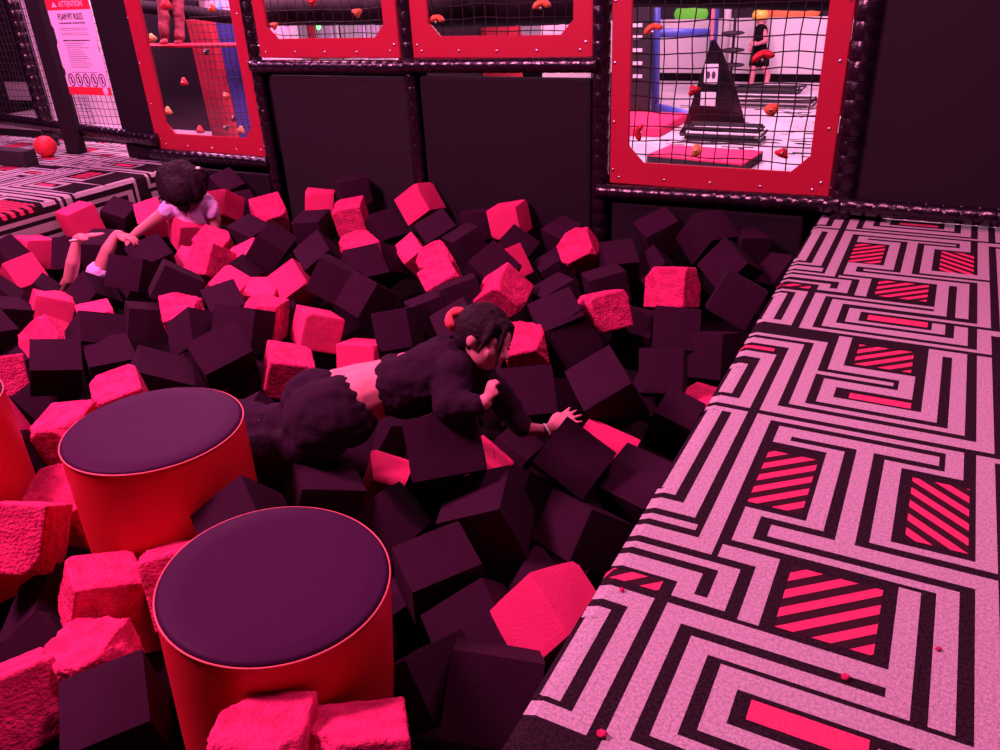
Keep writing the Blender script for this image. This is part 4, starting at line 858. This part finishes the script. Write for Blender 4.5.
girl = person('girl in black cropped top and baggy trousers diving across the cubes, hair in a bun', girl_body, gl_)
def wrinkle(f, amp):
    def fn(p, n): return n*(noise.fractal(p*f, 1, 2, 3)*amp)
    return fn
def girl_top(bm):
    limb(bm, [(D(404, 388, 2.42), .094), (D(424, 380, 2.42), .098), (D(446, 371, 2.43), .104), (D(462, 366, 2.43), .078), (D(470, 357, 2.42), .05)])
    limb(bm, [(D(406, 379, 2.48), .082), (D(440, 366, 2.48), .09), (D(460, 361, 2.47), .066)])
    limb(bm, [(D(394, 388, 2.42), .088), (D(404, 388, 2.42), .094)]); limb(bm, [(D(393, 380, 2.48), .076), (D(406, 379, 2.48), .082)])
    limb(bm, [(D(455, 371, 2.36), .062), (D(451, 405, 2.31), .053), (D(475, 405, 2.275), .038)])
    limb(bm, [(D(470, 366, 2.50), .06), (D(506, 406, 2.74), .048), (D(522, 426, 2.74), .038)])
blob('cropped_top', girl_top, M['cloth_black'], girl, .007, 3, gl_, wrinkle(14, .010))
def pleat(p, n): 
    q = p-D(372, 395, 2.43); a = math.atan2(q.dot(DN), q.dot(FW)); r = q.length
    return n*(.006*math.sin(a*16)*max(0, 1-r/.2)+noise.fractal(p*9, 1, 2, 3)*.014)
def trousers(bm):
    limb(bm, [(D(322, 420, 2.43), .120), (D(341, 413, 2.42), .112)])
    limb(bm, [(D(312, 404, 2.50), .104), (D(320, 400, 2.50), .104)])
    limb(bm, [(D(322, 428, 2.42), .105), (D(303, 446, 2.44), .08), (D(280, 454, 2.49), .066), (D(250, 452, 2.58), .06), (D(235, 446, 2.62), .05)])
    limb(bm, [(D(315, 412, 2.50), .10), (D(290, 422, 2.58), .075), (D(268, 424, 2.64), .066), (D(250, 418, 2.7), .06), (D(230, 412, 2.75), .05)])
blob('trousers', trousers, M['cloth_black'], girl, .007, 4, gl_, pleat)
def waist(bm):
    P_ = [D(354+4*math.sin(0), 0, 1)]
HR = .084
def P_h(a, b, c2):
    f_ = hf.normalized(); s = f_.cross(hu).normalized(); u = s.cross(f_).normalized(); return hc+s*a*HR+f_*b*HR+u*c2*HR
f_ = hf.normalized(); s_ = f_.cross(hu).normalized(); u_ = s_.cross(f_).normalized(); rot_h = Matrix((s_, f_, u_)).transposed()
def girl_hair(bm):
    ball(bm, P_h(0, -.20, .24), (.92*HR, 1.02*HR, .96*HR), seg=24, rg=16, rot=rot_h)
    ball(bm, P_h(0, -.55, -.2), (.7*HR, .6*HR, .6*HR), rot=rot_h)
    ball(bm, P_h(0, .45, .72), (.62*HR, .35*HR, .22*HR), rot=rot_h)
    limb(bm, [(P_h(.35, .75, .65), .16*HR), (P_h(.55, .95, .1), .10*HR), (P_h(.5, 1.02, -.5), .06*HR), (P_h(.42, 1.0, -.95), .03*HR)])
    limb(bm, [(P_h(.62, .45, .6), .2*HR), (P_h(.84, .5, .1), .12*HR), (P_h(.86, .42, -.4), .05*HR)])
    limb(bm, [(P_h(-.62, .45, .6), .2*HR), (P_h(-.84, .5, .1), .12*HR)])
    ball(bm, P_h(0, -1.12, .45), .32*HR)
blob('hair', girl_hair, M['hair'], girl, .005, 3, gl_, lambda p, n: n*noise.noise(p*90)*.003)
eyes(girl, P_h, rot_h, HR, gl_)
bm = bmesh.new(); bc = D(458, 320, 2.38); n = 14
tube(bm, [bc+(RT*math.cos(2*PI*k/n)+DN*math.sin(2*PI*k/n))*.026+FW*.012*math.sin(5*k) for k in range(n+1)], .014, 8)
o = link('scrunchie', off(bm, gl_), M['red_cloth'], girl, True)
bm = bmesh.new(); bw = D(547, 429.5, 2.70); dd = (RT*.88-DN*.48).normalized(); uu, vv = frame_of(dd)
tube(bm, [bw+(uu*math.cos(2*PI*k/16)+vv*math.sin(2*PI*k/16))*.019 for k in range(17)], .005, 6); o = link('bracelet', off(bm, gl_), M['white'], girl, True)
# --- the child in the pale shirt
KS = 1.17
def KD(x, y, d): return at_d(x, y, d*1.17)
kl = KD(190, 215, 4.65); kh = KD(181, 182, 4.52)
kf = DN*.75-FW*.6-RT*.15; ku = -DN*.5-FW*.75
def kid_body(bm):
    limb(bm, [(KD(200, 240, 4.78), .10), (KD(195, 222, 4.7), .10), (KD(188, 209, 4.63), .085), (KD(182, 203, 4.58), .045), (kh, .05)])
    head_shape(bm, kh, kf, ku, .10)
    limb(bm, [(KD(174, 205, 4.6), .042), (KD(154, 220, 4.5), .032), (KD(138, 232, 4.42), .026), (KD(133, 236, 4.4), .021)]); hand(bm, KD(133, 236, 4.4), -RT*.8+DN*.7, -FW*.8-DN*.5, .115, .7, .12, 1)
    limb(bm, [(KD(207, 203, 4.62), .045), (KD(215, 219, 4.64), .036), (KD(214, 236, 4.66), .028)]); hand(bm, KD(214, 238, 4.66), DN, -FW, .11, .5, .1, 1)
    limb(bm, [(KD(195, 245, 4.8), .08), (KD(190, 280, 4.85), .06), (KD(192, 310, 4.9), .045)]); limb(bm, [(KD(208, 245, 4.8), .08), (KD(212, 280, 4.85), .06), (KD(212, 310, 4.9), .045)])
kid = person('child in pale shirt bending forward, dark hair over the face, grasping another hand', kid_body, kl)
def kid_shirt(bm):
    limb(bm, [(KD(199, 233, 4.74), .118), (KD(195, 220, 4.68), .118), (KD(189, 209, 4.62), .10), (KD(185, 205, 4.6), .06)])
    limb(bm, [(KD(182, 205, 4.6), .062), (KD(172, 207, 4.58), .055), (KD(166, 212, 4.54), .048)]); limb(bm, [(KD(198, 201, 4.62), .062), (KD(206, 203, 4.61), .056), (KD(211, 210, 4.59), .048)])
blob('shirt', kid_shirt, M['lilac'], kid, .009, 3, kl, wrinkle(12, .016))
def kid_hair(bm):
    f2 = kf.normalized(); s2 = f2.cross(ku).normalized(); u2 = s2.cross(f2).normalized(); rt2 = Matrix((s2, f2, u2)).transposed()
    ball(bm, kh, (.118*KS, .128*KS, .12*KS), seg=24, rg=16, rot=rt2)
    limb(bm, [(KD(170, 176, 4.5), .075), (KD(180, 192, 4.44), .085), (KD(184, 206, 4.46), .035)]); limb(bm, [(KD(192, 178, 4.48), .07), (KD(193, 194, 4.47), .055)])
    limb(bm, [(KD(166, 180, 4.5), .06), (KD(166, 194, 4.5), .04)]); limb(bm, [(KD(200, 176, 4.48), .05), (KD(201, 190, 4.5), .035)])
blob('hair', kid_hair, M['hair'], kid, .008, 3, kl, lambda p, n: n*noise.noise(p*60)*.006)
bm = bmesh.new(); ball(bm, KD(198, 168, 4.42), (.019, .012, .010)); link('hair_clip', off(bm, kl), M['white'], kid, True)
# --- the child sunk in the cubes, arms raised
KS = 1.13
def SD(x, y, d): return at_d(x, y, d*1.13)
sl = SD(80, 285, 4.15)
def sunk(bm):
    DW = Vector((0, 0, -.18))
    limb(bm, [(SD(82, 282, 4.2)+DW*2.6, .09), (SD(82, 282, 4.2)+DW*1.6, .085), (SD(82, 282, 4.2)+DW, .05), (SD(84, 278, 4.3)+DW, .05)])
    limb(bm, [(SD(82, 282, 4.2)+DW, .05), (SD(62, 280, 4.2)+Vector((0, 0, -.06)), .036), (SD(70, 279, 4.1), .033)]); limb(bm, [(SD(82, 282, 4.2)+DW, .05), (SD(95, 284, 4.13), .04)])
    head_shape(bm, SD(84, 276, 4.33)+DW*.8, -FW*.3-DN*.9, -RT*.2+FW*.5, .08)
    limb(bm, [(SD(70, 279, 4.1), .033), (SD(73, 262, 4.05), .034), (SD(76, 243, 4.04), .023), (SD(77, 240, 4.04), .020)]); hand(bm, SD(77, 239, 4.04), RT*.95-DN*.25, -DN*.9-FW*.3, .135, .08, .1, 1)
    limb(bm, [(SD(95, 283, 4.12), .045), (SD(101, 268, 4.06), .038), (SD(108, 250, 4.04), .034), (SD(115, 237, 4.05), .025)]); hand(bm, SD(117, 234, 4.05), RT*.9+DN*.25, -DN*.9-FW*.3, .125, .55, .08, 1)
sk = person('child sunk between the cubes with only two raised bare arms showing', sunk, sl)
def cuff(bm): limb(bm, [(SD(93, 284, 4.13), .056), (SD(99, 272, 4.07), .056)])
blob('sleeve', cuff, M['lilac'], sk, .006, 3, sl, wrinkle(30, .006))
bm = bmesh.new(); bw = SD(76, 241, 4.04); tube(bm, [bw+(RT*math.cos(2*PI*k/16)*.031+FW*math.sin(2*PI*k/16)*.031-DN*.004*math.cos(2*PI*k/16)) for k in range(17)], .005, 6); link('bracelet', off(bm, sl), M['white'], sk, True)
KS = 1.0
# --- the child running in the arena
rd = (at_z(757, 88, FZ)-CAM).dot(FW); rl_ = at_z(757, 88, FZ)
def R_(x, y, dd=0): return at_d(x, y, rd+dd)
def runner(bm):
    limb(bm, [(R_(759, 52), .095), (R_(760, 42), .08), (R_(761, 31), .088), (R_(761, 25), .04), (R_(761, 20), .05)])
    head_shape(bm, R_(761, 18), RT*.6+DN*.1+FW*.2, -DN, .095)
    limb(bm, [(R_(757, 53), .075), (R_(753, 68), .055), (R_(751, 84), .036), (R_(751, 87), .035)]); limb(bm, [(R_(751, 87), .034), (R_(757, 88.3), .028)])
    limb(bm, [(R_(762, 53), .075), (R_(764, 67), .055), (R_(768, 76), .04), (R_(766, 85), .034), (R_(766, 86), .035)]); limb(bm, [(R_(766, 86), .034), (R_(771, 85), .028)])
    limb(bm, [(R_(764, 31, -.06), .04), (R_(766, 41, -.1), .034), (R_(758, 44, -.16), .025)]); hand(bm, R_(758, 44, -.16), -RT, -FW, .13, .6)
    limb(bm, [(R_(757, 31, .06), .04), (R_(754, 40, .1), .034), (R_(752, 46, .1), .025)]); hand(bm, R_(752, 46, .1), DN, -FW, .13, .6)
run = person('small child running in the arena in a yellow helmet, black vest and shorts', runner, rl_, .012, 3)
blob('vest', lambda bm: limb(bm, [(R_(759, 50), .105), (R_(760, 42), .1), (R_(761, 31), .1)]), M['blk'], run, .012, 2, rl_)
blob('shorts', lambda bm: (limb(bm, [(R_(759, 50), .11), (R_(757, 55), .09), (R_(754, 64), .078)]), limb(bm, [(R_(760, 50), .11), (R_(763, 56), .09), (R_(764, 64), .078)])), M['blk'], run, .012, 2, rl_)
blob('helmet', lambda bm: ball(bm, R_(760.5, 15.5), (.125, .125, .1)), M['yellow'], run, .012, 2, rl_)
for x, y in ((753, 87.5), (768.5, 85.2)):
    blob('shoe', lambda bm: limb(bm, [(R_(x-2.5, y+.3), .042), (R_(x+3.5, y+.8), .035)]), M['white'], run, .012, 2, rl_)
# --- a child standing on the ledge behind the far left window
ll = at_y(171, 44, WY+.4); ld = (ll-CAM).dot(FW)
def L_(x, y, dd=0): return at_d(x, y, ld+dd)
def ledge_kid(bm):
    for dx in (0, 9): limb(bm, [(L_(164+dx*1.3, -28), .06), (L_(163.5+dx*1.6, 4), .036), (L_(165+dx*1.6, 38), .026)]); limb(bm, [(L_(165+dx*1.6, 41), .028), (L_(162.5+dx*1.6, 43), .024)])
    limb(bm, [(L_(168, -30), .1), (L_(166, -60), .1), (L_(165, -95), .11), (L_(164, -112), .045), (L_(164, -120), .05)]); head_shape(bm, L_(164, -128), FW, -DN, .1)
    for k in (-1, 1):
        limb(bm, [(L_(165+k*24, -95), .045), (L_(165+k*34, -115), .035), (L_(165+k*30, -145), .026)]); hand(bm, L_(165+k*30, -146), -DN, -FW, .13, .5)
lk = person('child in red trousers standing on the ledge behind the far left window', ledge_kid, ll, .01, 3)
def legs(bm):
    for dx in (0, 9): limb(bm, [(L_(164+dx*1.3, -30), .085), (L_(163.5+dx*1.6, 4), .046), (L_(165+dx*1.6, 37), .036)])
    limb(bm, [(L_(169, -34), .13), (L_(168, -45), .12)])
blob('trousers', legs, M['dull_red'], lk, .01, 3, ll, wrinkle(10, .015))
blob('shirt', lambda bm: limb(bm, [(L_(167, -45), .125), (L_(166, -70), .12), (L_(165, -98), .125)]), M['dull_red'], lk, .012, 3, ll)

# crumbs torn off the cubes, lying on the right platform
for x, y, r, lab in ((602, 736, .010, 'red foam crumb on the right platform near the bottom edge'), (845, 679, .008, 'red foam crumb on the right platform beside the long solid red bar'), (938, 650, .006, 'tiny red foam crumb on a pale stripe near the right photo edge'), (622, 591, .006, 'tiny red foam crumb near the platform\'s rounded edge')):
    bm = bmesh.new(); ball(bm, (0, 0, r*.6), (r, r*.8, r*.7), seg=10, rg=7)
    for v in bm.verts: v.co *= 1+.35*noise.noise(v.co*160+Vector((x, y, 0)))
    o = link('foam_crumb', bm, M['torn'], None, True); o.location = at_z(x, y, 0); tag(o, lab, 'crumb', 'red foam crumbs')
# ------------------------------------------------------------------ light
def area(name, loc, target, size, col, power, size_y=None):
    l = bpy.data.lights.new(name, 'AREA'); l.energy = power; l.color = col; l.size = size
    if size_y: l.shape = 'RECTANGLE'; l.size_y = size_y
    o = bpy.data.objects.new(name, l); C.objects.link(o); o.location = loc
    o.rotation_euler = (Vector(target)-Vector(loc)).to_track_quat('-Z', 'Y').to_euler(); return o
MAG = (1.0, .225, .50)
area('pit_light', (-3.8, .35, 3.6), (-2.2, 2.4, 0), 1.0, MAG, 590)
area('pit_light', (.2, 2.5, 3.9), (-.2, 2.5, 0), 1.0, MAG, 165)
AR = (1.0, .44, .72)
area('arena_light', (-2.2, 8.6, 3.2), (-2.2, 8.6, 0), 3.0, AR, 430)
area('arena_light', (-2.2, 11.2, 3.4), (-2.0, 13.0, .2), 2.0, AR, 300)
area('corridor_light', (-5.2, WY+.6, 2.4), (-4.8, WY+1.0, .6), .6, (1, .3, .55), 170)
area('corridor_light', (-3.2, WY+1.6, 2.6), (-3.2, WY+3.0, 1.2), .8, (1, .6, .85), 150)
area('corridor_light', (-7.0, WY+.5, 2.4), (-6.2, WY+1.25, .6), .5, (1, .35, .7), 130)
area('sign_fill_light', (-6.6, 2.7, 3.2), (-6.3, 4.2, .7), .6, (1, .22, .66), 90)
w = bpy.data.worlds.new('world'); bpy.context.scene.world = w; w.use_nodes = True
w.node_tree.nodes['Background'].inputs[0].default_value = (.6, .10, .32, 1); w.node_tree.nodes['Background'].inputs[1].default_value = .02
vs = bpy.context.scene.view_settings; vs.view_transform = 'Standard'; vs.look = 'None'; vs.gamma = 1; vs.exposure = -.17; vs.use_curve_mapping = False
